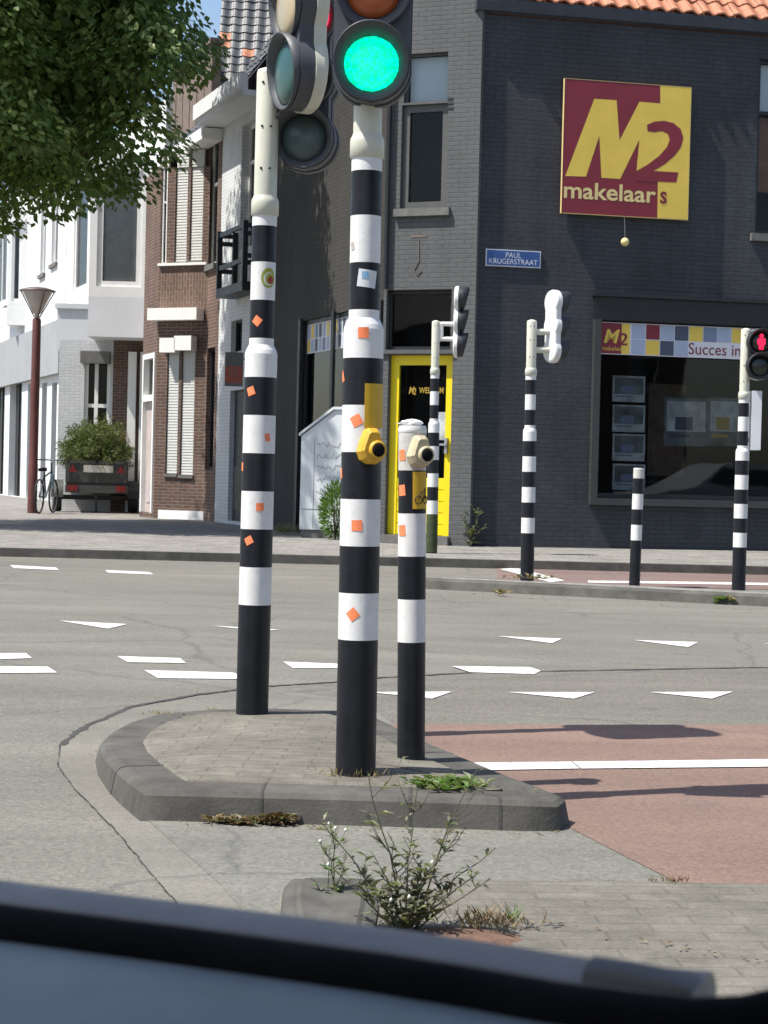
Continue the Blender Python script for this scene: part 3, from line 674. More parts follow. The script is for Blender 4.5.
# banner
bz0 = fr.uz(620, 354.5)[1]; bz1 = fr.uz(620, 322.5)[1]; bu0 = fr.uz(600.5, 338)[0]; bn = -0.02
bH = (bz1 - bz0); cell = bH / 2
bo = MB(); fr.box(bo, bu0, sw[1] - 0.08, -0.035, bn, bz0, bz1); bann = bo.build('banner', M['banner_white'], swo)
sq = MB(); cols = {'b': 1, 'm': 2, 'n': 3, 'y': 4, 'r': 5}
lw = bH * 0.98
fr.quad(sq, bu0 + .01, bu0 + lw * 0.72, bz0 + .01, bz1 - .01, bn + .003, 5); fr.quad(sq, bu0 + lw * 0.72, bu0 + lw, bz0 + .01, bz1 - .01, bn + .003, 4)
def bx(u, v): return fr.w(u, bn + .006, v)
put_text(sq, 'M', bx, bu0 + lw * 0.13, bu0 + lw * 0.55, bz0 + bH * .36, bz0 + bH * .78, 4, True, 0.25)
put_text(sq, '2', bx, bu0 + lw * 0.62, bu0 + lw * 0.92, bz0 + bH * .30, bz0 + bH * .68, 5, True, 0.1)
put_text(sq, 'makelaars', bx, bu0 + lw * 0.08, bu0 + lw * 0.85, bz0 + bH * .12, bz0 + bH * .25, 4, False)
top = 'brbnymbynbymbnyb'; bot = 'bynb'
for k, ch in enumerate(top):
    uu = bu0 + lw + .02 + k * cell * 0.96
    if uu + cell < sw[1] - .1: fr.quad(sq, uu + .006, uu + cell * 0.96 - .006, bz0 + cell + .006, bz1 - .012, bn + .003, cols[ch])
for k, ch in enumerate(bot):
    uu = bu0 + lw + .02 + k * cell * 0.96
    fr.quad(sq, uu + .006, uu + cell * 0.96 - .006, bz0 + .012, bz0 + cell - .006, bn + .003, cols[ch])
tu0 = fr.uz(689, 351)[0]; tu1 = fr.uz(741, 351)[0]
put_text(sq, 'Succes in', bx, tu0, tu1, bz0 + .045, bz0 + .045 + cell * 0.72, 5)
sq.build('banner_print', [M['banner_white'], M['sq_blue'], M['sq_mid'], M['sq_navy'], M['sign_yellow'], M['maroon']], bann)
# property photos hanging behind the shop glass
def poster(px0, py0, px1, py1, off, mats, label):
    u0, u1, z0, z1 = fr.rect(px0, py0, px1, py1, off)
    m = MB(); fr.box(m, u0, u1, off - .012, off, z0, z1, 0)
    hh = z1 - z0; ww = u1 - u0
    fr.quad(m, u0 + ww * .06, u1 - ww * .06, z0 + hh * .30, z1 - hh * .07, off + .003, 1)
    fr.quad(m, u0 + ww * .1, u1 - ww * .4, z0 + hh * .18, z0 + hh * .24, off + .003, 2)
    fr.quad(m, u0 + ww * .25, u1 - ww * .35, z0 + hh * .33, z0 + hh * .60, off + .006, 2)
    o = m.build('property_poster', mats)
    tag(o, label, 'poster', 'posters behind the shop window')
for k, (a0, b0) in enumerate(((376, 402), (405, 432), (434, 461), (464, 490))):
    poster(612.5, a0, 645, b0, -0.5, [M['poster_a'], M['poster_b'], M['sq_mid']],
           ['topmost of four stacked property cards behind the left of the shop window', 'second property card from the top in the stacked column behind the shop window',
            'third property card from the top in the stacked column behind the shop window', 'lowest of four stacked property cards behind the left of the shop window'][k])
poster(664, 398, 708, 446, -0.45, [M['poster_b'], M['poster_a'], M['sq_navy']], 'wide dark property photo hanging in the middle of the shop window')
poster(708, 398, 741, 446, -0.45, [M['poster_b'], M['poster_a'], M['gold']], 'dark poster with a small gold mark right of the wide photo')
# inside wall pieces seen through the glass
mb = MB(); u0, u1, z0, z1 = fr.rect(648, 384, 685, 476, -1.6); fr.box(mb, u0, u1, -1.66, -1.6, z0, z1); mb.build('inner_doorframe', M['boards'], swo)
# soffit gutter along the dark wall
mb = MB(); gz = EAVE - 0.02
prof = [(0.003, -0.16), (0.09, -0.14), (0.12, -0.02), (0.12, 0.02), (0.003, 0.02)]
for (n0, z0), (n1, z1) in zip(prof, prof[1:] + prof[:1]):
    mb.face([fr.w(-0.12, n0, gz + z0 + .2), fr.w(11, n0, gz + z0 + .2), fr.w(11, n1, gz + z1 + .2), fr.w(-0.12, n1, gz + z1 + .2)])
mb.face([fr.w(-.12, n, gz + z + .2) for n, z in prof])
# roof
def roof_tiles(mb, org, du, dvv, nu, nv, tw, th, clip=None, mis=(0,), wts=None, curve=0.03, lift=0.03):
    """org: eave start; du unit along eave, dvv unit up the slope"""
    nn = du.cross(dvv).normalized()
    if nn.z < 0: nn = -nn
    for j in range(nv):
        for i in range(nu):
            u = i * tw; v = j * th
            if clip and not clip(u + tw / 2, v + th / 2): continue
            mi = random.choices(mis, wts)[0] if wts else mis[0]
            K = 6; rows = [[], [], []]
            jl_ = random.uniform(-.004, .004)
            for k in range(K + 1):
                x = k / K; h = curve * math.sin(PI * 2 * x) * 0.5 + curve * 0.5
                sag = -0.02 * math.sin(PI * x)
                for q, (vv, ll) in enumerate(((v + sag - 0.01, h + lift + jl_ - 0.022), (v + sag, h + lift + jl_), (v + th * 1.08, h + jl_))):
                    rows[q].append(org + du * (u + x * tw * 0.985) + dvv * vv + nn * ll)
            mb.grid([rows[0], rows[1], rows[2]], mi, False, False)
du = Vector((fr.d.x, fr.d.y, 0)); inn = Vector((-fr.n.x, -fr.n.y, 0)); a = math.radians(42)
dv_ = (inn * math.cos(a) + Vector((0, 0, 1)) * math.sin(a)).normalized()
rf = MB(); org = fr.w(0.12, 0.11, EAVE + 0.20)
roof_tiles(rf, org, du, dv_, 44, 9, 0.235, 0.34, mis=(0,), curve=0.055)
q = [org, org + du * 10.4, org + du * 10.4 + dv_ * 5.8, org + dv_ * 5.8]; rf.face(q)
q2 = [org + dv_ * 5.8, org + du * 10.4 + dv_ * 5.8, org + du * 10.4 + dv_ * 5.8 + inn * 4 - Vector((0, 0, 4)), org + dv_ * 5.8 + inn * 4 - Vector((0, 0, 4))]; rf.face(q2)
roof = rf.build('roof', M['tile_orange'], cb)
mb.build('gutter', M['gutter_blue'], roof)
# yellow door
dmb = MB(); u0, u1, z0, z1 = door_r; e = .003; fw = (u1 - u0) * 0.13
n0, n1 = -0.10, -0.03
pz = fc.uz(420, 478)[1]
fc.box(dmb, u0 + e, u0 + fw, n0, n1, z0 + e, z1 - e); fc.box(dmb, u1 - fw, u1 - e, n0, n1, z0 + e, z1 - e)
fc.box(dmb, u0 + fw, u1 - fw, n0, n1 - .002, z1 - 0.14, z1 - e)
nb = 5
for k in range(nb):
    a0 = z0 + e + (pz - z0) * k / nb; b0 = z0 + e + (pz - z0) * (k + 1) / nb
    fc.box(dmb, u0 + fw, u1 - fw, n0 + .004, n1 - .012, a0 + .006, b0 - .006)
    fc.box(dmb, u0 + fw, u1 - fw, n0 + .004, n1 - .03, b0 - .006, b0 + .006 if k < nb - 1 else b0)
door = dmb.build('door', M['yellow_wood'], cb)
mb = MB(); fc.box(mb, u0 + fw, u1 - fw, -0.075, -0.065, pz + .002, z1 - .142); mb.build('pane', M['glass'], door)
mb = MB(); fc.box(mb, u0 + fw, u1 - fw, -0.6, -0.55, pz - .1, z1 - .1)
for s_ in (u0 + fw, u1 - fw): fc.quad(mb, s_ - .01, s_ + .01, pz, z1, -.3)
mb.build('interior', M['room'], door)
mb = MB()
put_text(mb, 'WELKOM', lambda u, v: fc.w(u, -.058, v), fc.uz(417.5, 391)[0], fc.uz(442, 391)[0], fc.uz(430, 393)[1], fc.uz(430, 387)[1], 0, True)
c0 = fc.uz(410.5, 390)
put_text(mb, 'M', lambda u, v: fc.w(u, -.058, v), c0[0] - .05, c0[0] + .02, c0[1] - .05, c0[1] + .05, 0, True, .2)
put_text(mb, '2', lambda u, v: fc.w(u, -.058, v), c0[0] + .02, c0[0] + .06, c0[1] - .06, c0[1] + .03, 0, True, .1)
mb.build('lettering', M['gold'], door)
mb = MB(); q = fc.rect(430, 412, 446, 440, -.06); fc.quad(mb, q[0], q[1], q[2], q[3], -.062); mb.build('notice', M['poster_a'], door)
hd = MB(); q = fc.uz(446, 445); fc.box(hd, q[0] - .02, q[0] + .02, -.028, .02, q[1] - .12, q[1] + .1); fc.box(hd, q[0] - .11, q[0] + .01, .02, .04, q[1] - .01, q[1] + .02); hd.build('handle', M['metal'], door)
mb = MB(); fc.box(mb, u0 - .02, u1 + .02, -.15, .16, KERB - .02, KERB + .117); mb.build('doorstep', M['stone'], cb)
mb = MB(); zl = fc.uz(410, 351)[1]; fc.box(mb, -0.05, clen * 0.80, .075, .11, ZD1 + .012, ZD1 + .05); mb.build('lintel', M['grey_wood'], cb)
# downpipe, vents
mb = MB(); pu = fc.uz(391, 200)[0]; zb = fc.uz(391, 290)[1]
mb.tube([fc.w(pu, .13, zb), fc.w(pu, .13, EAVE + 1)], .035, 10)
mb.build('downpipe', M['dark_wood'], cb)
mb = MB()
for dz in (98.5, 103, 108): q = fc.rect(449.5, dz, 455, dz + 2.2); fc.box(mb, q[0], q[1], .072, .078, q[2], q[3])
mb.build('vent', M['ink'], cb)
mb = MB(); q = fc.rect(413, 236, 428, 238); fc.box(mb, q[0], q[1], .072, .076, q[2], q[3])
q = fc.uz(421, 240); mb.tube([fc.w(q[0], .074, q[1]), fc.w(q[0] + .01, .08, q[1] - .3), fc.w(q[0] - .06, .08, q[1] - .42), fc.w(q[0] - .02, .08, q[1] - .5), fc.w(q[0] + .05, .08, q[1] - .44)], .006, 5)
mb.build('cable', M['boards'], cb)
# dark side front (shaded by the tree)
ss = fs.rect(300, 350, 350, 505); bs = fs.rect(306, 318, 346, 350)
ssr = (fs.uz(300, 420)[0], fs.uz(352, 420)[0], KERB + .55, fs.uz(325, 316)[1])
wso = window(fs, cb, ssr, M['dark_wood'], M['glass_shop'], 'shop_window', depth=.1, fw=.06, back=M['room'], bdepth=1.0)
mb = MB(); z1 = ssr[3] - .06; z0 = fs.uz(325, 350)[1]
fs.box(mb, ssr[0] + .07, ssr[1] - .07, -.075, -.07, z0, z1, 0)
uu = ssr[0] + .1; k = 0
while uu < ssr[1] - .25:
    fs.quad(mb, uu, uu + .13, z0 + (z1 - z0) * .5, z1 - .02, -.066, (1, 4, 2, 3, 1, 4)[k % 6]); fs.quad(mb, uu, uu + .13, z0 + .02, z0 + (z1 - z0) * .46, -.066, (4, 1, 3, 1, 2, 1)[k % 6]); uu += .2; k += 1
mb.build('banner', [M['banner_white'], M['sq_blue'], M['sq_mid'], M['sq_navy'], M['sign_yellow']], wso)
mb = MB(); fs.wall(mb, 0, SLEN, KERB - .05, EAVE + .6, .2); mb.build('side_wall', M['black_wall'], cb)
for t_ in (0.02, .34, .62, .97):
    mb = MB(); fs.box(mb, SLEN * t_, SLEN * t_ + .12, .003, .05, KERB, ssr[3] + .03); mb.build('pilaster', M['dark_wood'], cb)

# ---- M2 sign on the wall -----------------------------------------------------
OFF = 0.10
s4 = lambda x, y: (540 + x / 3.368, 40 + y / 3.368)
def sp(x, y, n): u, z = fr.uz(*s4(x, y), OFF); return fr.w(u, n, z)
sq_ = [s4(85, 130), s4(508, 160), s4(498, 606), s4(72, 580)]
uz_ = [fr.uz(a, b, OFF) for a, b in sq_]
su0 = (uz_[0][0] + uz_[3][0]) / 2; su1 = (uz_[1][0] + uz_[2][0]) / 2; sz1 = (uz_[0][1] + uz_[1][1]) / 2; sz0 = (uz_[2][1] + uz_[3][1]) / 2
cen = fr.w((su0 + su1) / 2, 0.05, (sz0 + sz1) / 2)
sg = thing('wall_sign', 'large square maroon and yellow estate agent sign on the dark brick wall', 'sign', cen)
mb = MB(); fr.box(mb, su0, su1, .02, OFF - .0015, sz0, sz1); mb.build('board', M['maroon'], sg)
bb = MB(); ed = .006
for a_ in ((su0 - ed, su0 - .001, sz0 - ed, sz1 + ed), (su1 + .001, su1 + ed, sz0 - ed, sz1 + ed), (su0 - .001, su1 + .001, sz1 + .001, sz1 + ed), (su0 - .001, su1 + .001, sz0 - ed, sz0 - .001)):
    fr.box(bb, a_[0], a_[1], .05, OFF + .002, a_[2], a_[3])
bb.build('rim', M['sign_cream'], sg)
sw_, sh_ = su1 - su0, sz1 - sz0
def spn(x, y):   # crop coordinates -> sign plane, rectified through the four corners (perspective handled by the face itself)
    u, z = fr.uz(*s4(x, y), OFF); return u, z
def polyface(mb, pts, n, mi=0):
    import mathutils
    p2 = [Vector((*spn(*p), 0)) for p in pts]
    p2 = [Vector((min(max(p.x, su0 + .002), su1 - .002), min(max(p.y, sz0 + .002), sz1 - .002), 0)) for p in p2]
    tri = mathutils.geometry.tessellate_polygon([p2]); i = len(mb.v)
    mb.v += [tuple(fr.w(p.x, n, p.y)) for p in p2]
    for g in tri:
        a_, b_, c_ = (p2[k] for k in g)
        if (b_ - a_).cross(c_ - a_).z < 0: g = (g[0], g[2], g[1])
        mb.f.append(tuple(i + k for k in g)); mb.m.append(mi); mb.sm.append(False); mb.uv.append([(0, 0)] * 3)
ymb = MB()
polyface(ymb, [(85, 458), (183, 198), (258, 203), (268, 338), (335, 208), (405, 214), (406, 120), (530, 120), (530, 640), (394, 640), (397, 478), (325, 441), (335, 335), (270, 468), (207, 464), (200, 322), (155, 460)], OFF)
ymb.build('yellow_letter', M['sign_yellow'], sg)
tmb = MB()
two = [(362, 308), (360, 286), (385, 275), (418, 272), (450, 280), (474, 300), (483, 330), (475, 360), (455, 388), (422, 417), (383, 441), (466, 446), (459, 480), (321, 474), (325, 441), (362, 420), (402, 390), (428, 360), (437, 335), (430, 316), (410, 307), (386, 311)]
polyface(tmb, two, OFF + .0015); tmb.build('maroon_numeral', M['maroon'], sg)
lm = MB()
ba = spn(80, 531); bb_ = spn(390, 547); hgt = abs(spn(200, 482)[1] - spn(200, 537)[1])
zb_ = (ba[1] + bb_[1]) / 2
put_text(lm, 'makelaar', lambda u, v: fr.w(u, OFF + .0012, v), ba[0], bb_[0], zb_, zb_ + hgt, 0, True)
lo = lm.build('lettering', M['sign_cream'], sg)
lm = MB(); a_ = spn(404, 540); b_ = spn(427, 540)
put_text(lm, 's', lambda u, v: fr.w(u, OFF + .003, v), a_[0], b_[0], zb_, zb_ + hgt * .72, 0, True); lm.build('lettering', M['maroon'], sg)
# small ball lamp under the sign
lu, lz = fr.uz(625, 242, .3)
la = thing('wall_lamp', 'small cream ball lamp on a thin arm below the estate agent sign', 'lamp', fr.w(lu, 0, lz))
mb = MB(); mb.tube([fr.w(lu + .05, .1, sz0 + .005), fr.w(lu + .04, .16, lz + .25), fr.w(lu, .3, lz + .03)], .005, 6); mb.build('arm', M['surround'], la)
mb = MB(); T = Matrix.Translation(fr.w(lu, .3, lz)); mb.lathe([(.002, -.06), (.03, -.052), (.052, -.03), (.06, 0), (.052, .03), (.03, .052), (.002, .06)], 16, T=T); mb.build('globe', M['sign_cream'], la)
# street name plate
q = [fr.uz(486, 249, .02), fr.uz(541, 251, .02), fr.uz(541, 268, .02), fr.uz(486, 266, .02)]
u0 = q[0][0]; u1 = q[1][0]; z1 = (q[0][1] + q[1][1]) / 2; z0 = (q[2][1] + q[3][1]) / 2
st = thing('street_name_sign', 'blue enamel street name plate with white border on the dark wall', 'sign', fr.w((u0 + u1) / 2, 0, z0))
mb = MB(); fr.box(mb, u0, u1, .004, .02, z0, z1); mb.build('plate', M['enamel_white'], st)
mb = MB(); fr.box(mb, u0 + .014, u1 - .014, .0205, .024, z0 + .014, z1 - .014); mb.build('field', M['sign_blue'], st)
mb = MB(); ww = u1 - u0; hh = z1 - z0
put_text(mb, 'PAUL', lambda u, v: fr.w(u, .027, v), u0 + ww * .36, u0 + ww * .64, z0 + hh * .53, z0 + hh * .84)
put_text(mb, 'KRUGERSTRAAT', lambda u, v: fr.w(u, .027, v), u0 + ww * .06, u0 + ww * .94, z0 + hh * .16, z0 + hh * .46)
mb.build('lettering', M['enamel_white'], st)

# ---- white rendered house next along the side street -------------------------
def along(t): return FL + side_dir * t
W0, W1 = SLEN + .02, 9.4
fw_ = Face(along(W1), -side_dir)
wh = thing('white_house', 'white rendered house with grey tiled roof and deep white gutter', 'house', (*along((W0 + W1) / 2), KERB))
WEAVE = fw_.uz(236, 92, .5)[1]
print('WEAVE', WEAVE, 'len', W1 - W0)
WL = W1 - W0
q = fw_.rect(241, 122, 257, 246); wr = (q[0], q[1], q[2], q[3])
window(fw_, wh, wr, M['white_wood'], M['glass'], depth=.2, fw=.06, back=M['room'], mz=(.7,))
q = fw_.rect(231, 320, 242, 352); window(fw_, wh, (q[0], q[1], q[2], q[3]), M['dark_wood'], M['glass'], depth=.15, fw=.04, back=M['room'])
q = fw_.rect(229, 390, 246, 512); dr = (q[0], q[1], KERB + .05, q[3]); fw_.op.append(dr)
mb = MB(); fw_.box(mb, dr[0] + .003, dr[1] - .003, -.15, -.09, dr[2] + .003, dr[3] - .003); fw_.box(mb, dr[0] + .1, dr[1] - .1, -.089, -.07, dr[2] + .2, dr[2] + 1.0); dd = mb.build('door', M['dark_wood'], wh)
mb = MB(); fw_.box(mb, dr[1] - .12, dr[1] - .09, -.088, -.03, 1.1, 1.2); mb.build('handle', M['metal'], dd)
mb = MB(); fw_.wall(mb, 0, WL, KERB - .05, WEAVE - .1, .22)
pA = along(W1); pB = along(W0); inw = Vector((-fw_.n.x, -fw_.n.y))
poly_wall(mb, [pB, pB + inw * 8, pA + inw * 8, pA], KERB - .05, WEAVE - .1)
mb.build('wall', M['brick_white'], wh)
mb = MB(); fw_.box(mb, -.05, WL, .003, .5, WEAVE - .12, WEAVE - .02); fw_.box(mb, -.12, WL, .40, .56, WEAVE - .02, WEAVE + .26); 
rfm = MB()
du = Vector((1, 0.02, 0)).normalized(); a = math.radians(62)
dv_ = Vector((0, math.cos(a), math.sin(a)))
org = X(214, 104, 37.2)
odd = {(0, 8), (0, 7), (2, 6)}
roof_tiles(rfm, org, du, dv_, 15, 22, .24, .20, lambda u, v: (int(u / .24), int(v / .20)) not in odd, (0, 1), (64, 36), .022, .022)
for (i_, j_) in odd: roof_tiles(rfm, org + du * (.24 * i_) + dv_ * (.20 * j_), du, dv_, 1, 1, .24, .20, None, (2,), None, .022, .022)
q = [org - dv_ * .6, org + du * 3.7 - dv_ * .6, org + du * 3.7 + dv_ * 4.4, org + dv_ * 4.4]; rfm.face(q, 0)
rfm.face([org + dv_ * 4.4, org + du * 3.7 + dv_ * 4.4, org + du * 3.7 + dv_ * 4.4 + Vector((0, 6, -.5)), org + dv_ * 4.4 + Vector((0, 6, -.5))], 0)
rfm.face([org - dv_ * .6, org + dv_ * 4.4, org + dv_ * 4.4 + Vector((0, 6, -.5)), org - dv_ * .6 + Vector((0, 6, 0))], 0)
rfo = rfm.build('roof', [M['tile_grey'], M['tile_grey2'], M['tile_orange']], wh)
mb.build('gutter', M['plaster'], rfo)
# black railing of a little balcony on the white house
u_b0 = fw_.uz(228, 255)[0]; zb0 = fw_.uz(240, 287, .5)[1]; zb1 = fw_.uz(240, 218, .5)[1]
bal = MB(); b0, b1 = .004, .38
ue = WL * .95; us = WL * .38
fw_.box(bal, us, ue, b0, b1, zb0 - .02, zb0 + .14)
for uu in (us, ue - .07):
    for nn_ in (b0, b1 - .09): fw_.box(bal, uu, uu + .07, nn_, nn_ + .09, zb0 + .142, zb1)
    for f_ in (.36, .46, .78, .90): z = zb0 + (zb1 - zb0) * f_; fw_.box(bal, uu + .01, uu + .06, b0 + .1, b1 - .1, z, z + .08)
for f_ in (.40, .9): z = zb0 + (zb1 - zb0) * f_; fw_.box(bal, us + .08, ue - .08, b1 - .07, b1 - .02, z, z + .08)
bal.build('balcony_railing', M['dark_wood'], wh)
# letting board on the facade
bsn = fw_.uz(234, 368, .35)
bd = thing('letting_board', 'small red and grey board sticking out from the white house facade', 'sign', fw_.w(bsn[0], .1, bsn[1] - .3))
mb = MB(); p = [X(225, 352, 33.8), X(242.5, 352, 33.8), X(242, 386, 33.8), X(224.5, 386, 33.8)]
rt = X(242.5, 386, 33.8) - X(224.5, 386, 33.8); rt.z = 0; wd = rt.length; p0 = X(224.5, 386, 33.8); hb = X(225, 352, 33.8).z - p0.z
mb.box(p0.x, p0.x + wd, p0.y, p0.y + .03, p0.z, p0.z + hb); mb.build('panel', M['stone'], bd)
mb = MB(); mb.box(p0.x + .01, p0.x + wd - .01, p0.y - .006, p0.y - .001, p0.z + hb * .10, p0.z + hb * .58); mb.build('red_field', M['sale_red'], bd)
mb = MB(); put_text(mb, 'TE', lambda u, v: Vector((u, p0.y - .009, v)), p0.x + wd * .2, p0.x + wd * .7, p0.z + hb * .27, p0.z + hb * .47); mb.build('lettering', M['stone'], bd)
mb = MB(); fx = fw_.w(bsn[0], 0, p0.z + hb * .8); mb.tube([(p0.x + wd, p0.y + .015, p0.z + hb * .8), (fx.x, fx.y, p0.z + hb * .8)], .018, 6); mb.build('arm', M['metal'], bd)

# ---- brown brick house with a canted bay --------------------------------------
B0, B1 = W1 + .02, 14.2
bh = thing('brown_brick_house', 'narrow brown brick house with canted bay and white roller shutters', 'house', (*along((B0 + B1) / 2), KERB))
fb = Face(along(B1), -side_dir)
BZ = WEAVE - .3
def along_px(px):
    r = ray(px, 473); den = r.x * side_dir.y - r.y * side_dir.x
    k = (FL.x * side_dir.y - FL.y * side_dir.x) / den
    return Vector((r.x * k, r.y * k))
pE = along_px(203.5)
cd_ = Vector((-0.903, 0.43)).normalized()               # canted face runs away to the left
r_ = ray(154.5, 473); k_ = (pE.x * cd_.y - pE.y * cd_.x) / (r_.x * cd_.y - r_.y * cd_.x); pF = Vector((r_.x * k_, r_.y * k_)); BAY = (pF - pE).length
print('BAY', BAY, pE, pF)
pG = pF + side_dir * 1.3
fk = Face(pF, -cd_)                                      # canted face (u to the right)
fl = Face(pG, -side_dir)                                 # street-parallel face of the bay
FLn = 1.3
# canted-face features
def kz(py): return fk.uz(182, py)[1]
uzr = lambda x0, x1, py: (fk.uz(x0, py)[0], fk.uz(x1, py)[0])
a0, a1 = uzr(161.5, 167.5, 200); wl_ = (max(a0, .03), a1, kz(264), kz(150))
window(fk, bh, wl_, M['white_wood'], M['glass'], depth=.08, fw=.035, back=M['room'], mz=(.55,))
def shutter(x0, x1, y0, y1, housing=True):
    u0, u1 = uzr(x0, x1, (y0 + y1) / 2); z0, z1 = kz(y1), kz(y0)
    fk.op.append((u0, u1, z0, z1)); m = MB(); n = int((z1 - z0) / .055)
    fk.box(m, u0 + .003, u1 - .003, -.06, -.04, z0 + .003, z1 - .003)
    for k in range(n):
        zz = z0 + .01 + (z1 - z0 - .02) * k / n; h = (z1 - z0 - .02) / n
        m.face([fk.w(u0 + .006, -.024, zz), fk.w(u1 - .006, -.024, zz), fk.w(u1 - .006, -.033, zz + h - .001), fk.w(u0 + .006, -.033, zz + h - .001)])
    so_ = m.build('roller_shutter', M['shutter'], bh)
    m = MB(); fk.box(m, u0 - .02, u1 + .02, -.05, .04, z0 - .06, z0 - .003); m.build('sill', M['stone'], so_)
    if housing:
        m = MB(); fk.box(m, u0 - .06, u1 + .03, .003, .22, z1 - .02, z1 + .26); m.build('shutter_box', M['white_wood'], so_)
    return so_
shutter(175.5, 187.5, 150, 262, False); shutter(190.5, 203, 150, 261, False)
shutter(166.5, 178, 352, 474); shutter(181, 194, 350, 475)
mb = MB(); fk.wall(mb, 0, BAY, KERB - .05, kz(310), .12); mb.build('bay_wall', M['brick_brown'], bh)
mb = MB(); zt0 = kz(264); fk.wall(mb, 0, BAY, zt0, BZ - .4, .12); mb.build('bay_wall', M['brick_brown'], bh)
mb = MB(); fk.quad(mb, 0, BAY, kz(310), zt0, 0); mb.build('soldier_course_panel', M['brick_vert'], bh)
mb = MB(); u0, u1 = uzr(155, 204, 312); fk.box(mb, u0, u1, .004, .28, kz(321), kz(309)); mb.build('canopy', M['white_wood'], bh)
mb = MB(); fk.box(mb, .0, BAY - .02, .004, .06, kz(264) - .03, kz(264) + .02); mb.build('sill_band', M['white_wood'], bh)
mb = MB(); fk.box(mb, .12, BAY + .04, .003, .03, KERB, KERB + .17); mb.build('plinth', M['white_wood'], bh)
# street face of the bay with the door
du0, du1 = .12, FLn - .10
dz1 = fl.uz(157, 352)[1]; fl.op.append((du0, du1, KERB + .1, dz1))
m = MB(); zz = KERB + .1 + (dz1 - KERB - .1) * .70
fl.box(m, du0 + .003, du0 + .10, -.12, .03, KERB + .1, dz1); fl.box(m, du1 - .10, du1 - .003, -.12, .03, KERB + .1, dz1); fl.box(m, du0 + .1, du1 - .1, -.12, .04, zz, zz + .12); fl.box(m, du0 + .1, du1 - .1, -.12, .02, dz1 - .1, dz1)
fm = m.build('door_frame', M['white_wood'], bh)
m = MB(); fl.box(m, du0 + .101, du1 - .101, -.11, -.06, KERB + .102, zz - .002); fl.box(m, du0 + .25, du1 - .25, -.059, -.045, KERB + .3, KERB + 1.0); m.build('door', M['pink_wood'], fm)
m = MB(); fl.quad(m, du0 + .1, du1 - .1, zz + .12, dz1 - .1, -.09); m.build('fanlight', M['glass'], fm)
m = MB(); fl.box(m, du0 + .1, du1 - .1, -.6, -.5, zz + .1, dz1); m.build('interior', M['room'], fm)
mb = MB(); fl.wall(mb, 0, FLn, KERB - .05, BZ - .4, .12)
mb.face([(*pE, BZ - .4), (*pF, BZ - .4), (*pG, BZ - .4), (*(pE + side_dir * 2.9), BZ - .4)], 0)
poly_wall(mb, [pE + side_dir * 2.9, pG], KERB - .05, BZ - .4); mb.build('bay_wall', M['brick_brown'], bh)
# main facade
uq = fb.rect(208, 130, 217.5, 264); window(fb, bh, (uq[0], uq[1], uq[2], uq[3]), M['white_wood'], M['glass'], depth=.14, fw=.06, back=M['room'], sill=M['stone'], mz=(.6,))
uq = fb.rect(206, 348, 214, 470); window(fb, bh, (uq[0], uq[1], uq[2], uq[3]), M['dark_wood'], M['glass'], depth=.14, fw=.06, back=M['room'])
mb = MB(); fb.wall(mb, 0, B1 - B0, KERB - .05, BZ, .22)
pA, pB = along(B1), along(B0); poly_wall(mb, [pB, pB + inw * 8, pA + inw * 8, pA], KERB - .05, BZ); mb.build('wall', M['brick_brown'], bh)
mb = MB(); fb.box(mb, 0, B1 - B0, .003, .4, BZ - .05, BZ + .16); gb = mb
rfm = MB(); org = fb.w(0, .3, BZ + .15); du = Vector((fb.d.x, fb.d.y, 0)); a = math.radians(52); dv_ = (Vector((inw.x, inw.y, 0)) * math.cos(a) + Vector((0, 0, 1)) * math.sin(a)).normalized()
roof_tiles(rfm, org, du, dv_, int((B1 - B0) / .29), 10, .29, .3, None, (0, 1), (60, 40), .03)
rfm.face([org, org + du * (B1 - B0), org + du * (B1 - B0) + dv_ * 5, org + dv_ * 5]); ro = rfm.build('roof', [M['tile_grey'], M['tile_grey2']], bh)
gb.build('gutter', M['white_wood'], ro)
mb = MB()
DU = B1 - B0
for k in range(11):
    fb.box(mb, DU - 4.0 + k * .3, DU - 4.0 + k * .3 + .285, -.12, .06 - .01 * (k % 2), BZ + .162, BZ + 1.9)
fb.box(mb, DU - 4.1, DU - .65, -.16, .12, BZ + 1.902, BZ + 2.0)
mb.build('dormer', M['boards'], ro)

# ---- white house with a box bay, farther along ---------------------------------
V0, V1 = 14.25, 26.0
vh = thing('white_bay_house', 'white house with grey box bay window overhanging the parked trailer', 'house', (*along((V0 + V1) / 2), KERB))
fv = Face(along(V1), -side_dir); VL = V1 - V0; VZ = BZ + 1.6
# box bay: end face towards us
tb = 14.7
bp = along(tb); nrm = Vector((fv.n.x, fv.n.y))
f_end = Face(bp + Vector((-0.985, -0.02)).normalized() * 2.6, (0.985, 0.02))
# extent under the pixels 88..146
ue0 = f_end.uz(88, 315)[0]; ue1 = f_end.uz(146, 315)[0]
def ez(py): return f_end.uz(118, py)[1]
z_b0, z_b1, z_s, z_t = ez(337), ez(297), ez(289), ez(170)
mb = MB(); f_end.box(mb, ue0, ue1, -2.2, 0, z_b0, z_b1); mb.build('bay_apron', M['plaster_grey'], vh)
wr_ = (ue0 + .16, ue1 - .12, z_s + .05, z_t)
window(f_end, vh, wr_, M['white_wood'], M['glass'], depth=.1, fw=.12, back=M['curtain'], bdepth=.5, hole=True, blind=(0.0, 1.0, M['curtain_pale']))
mb = MB(); f_end.wall(mb, ue0, ue1, z_b1, z_t + .3, .1)
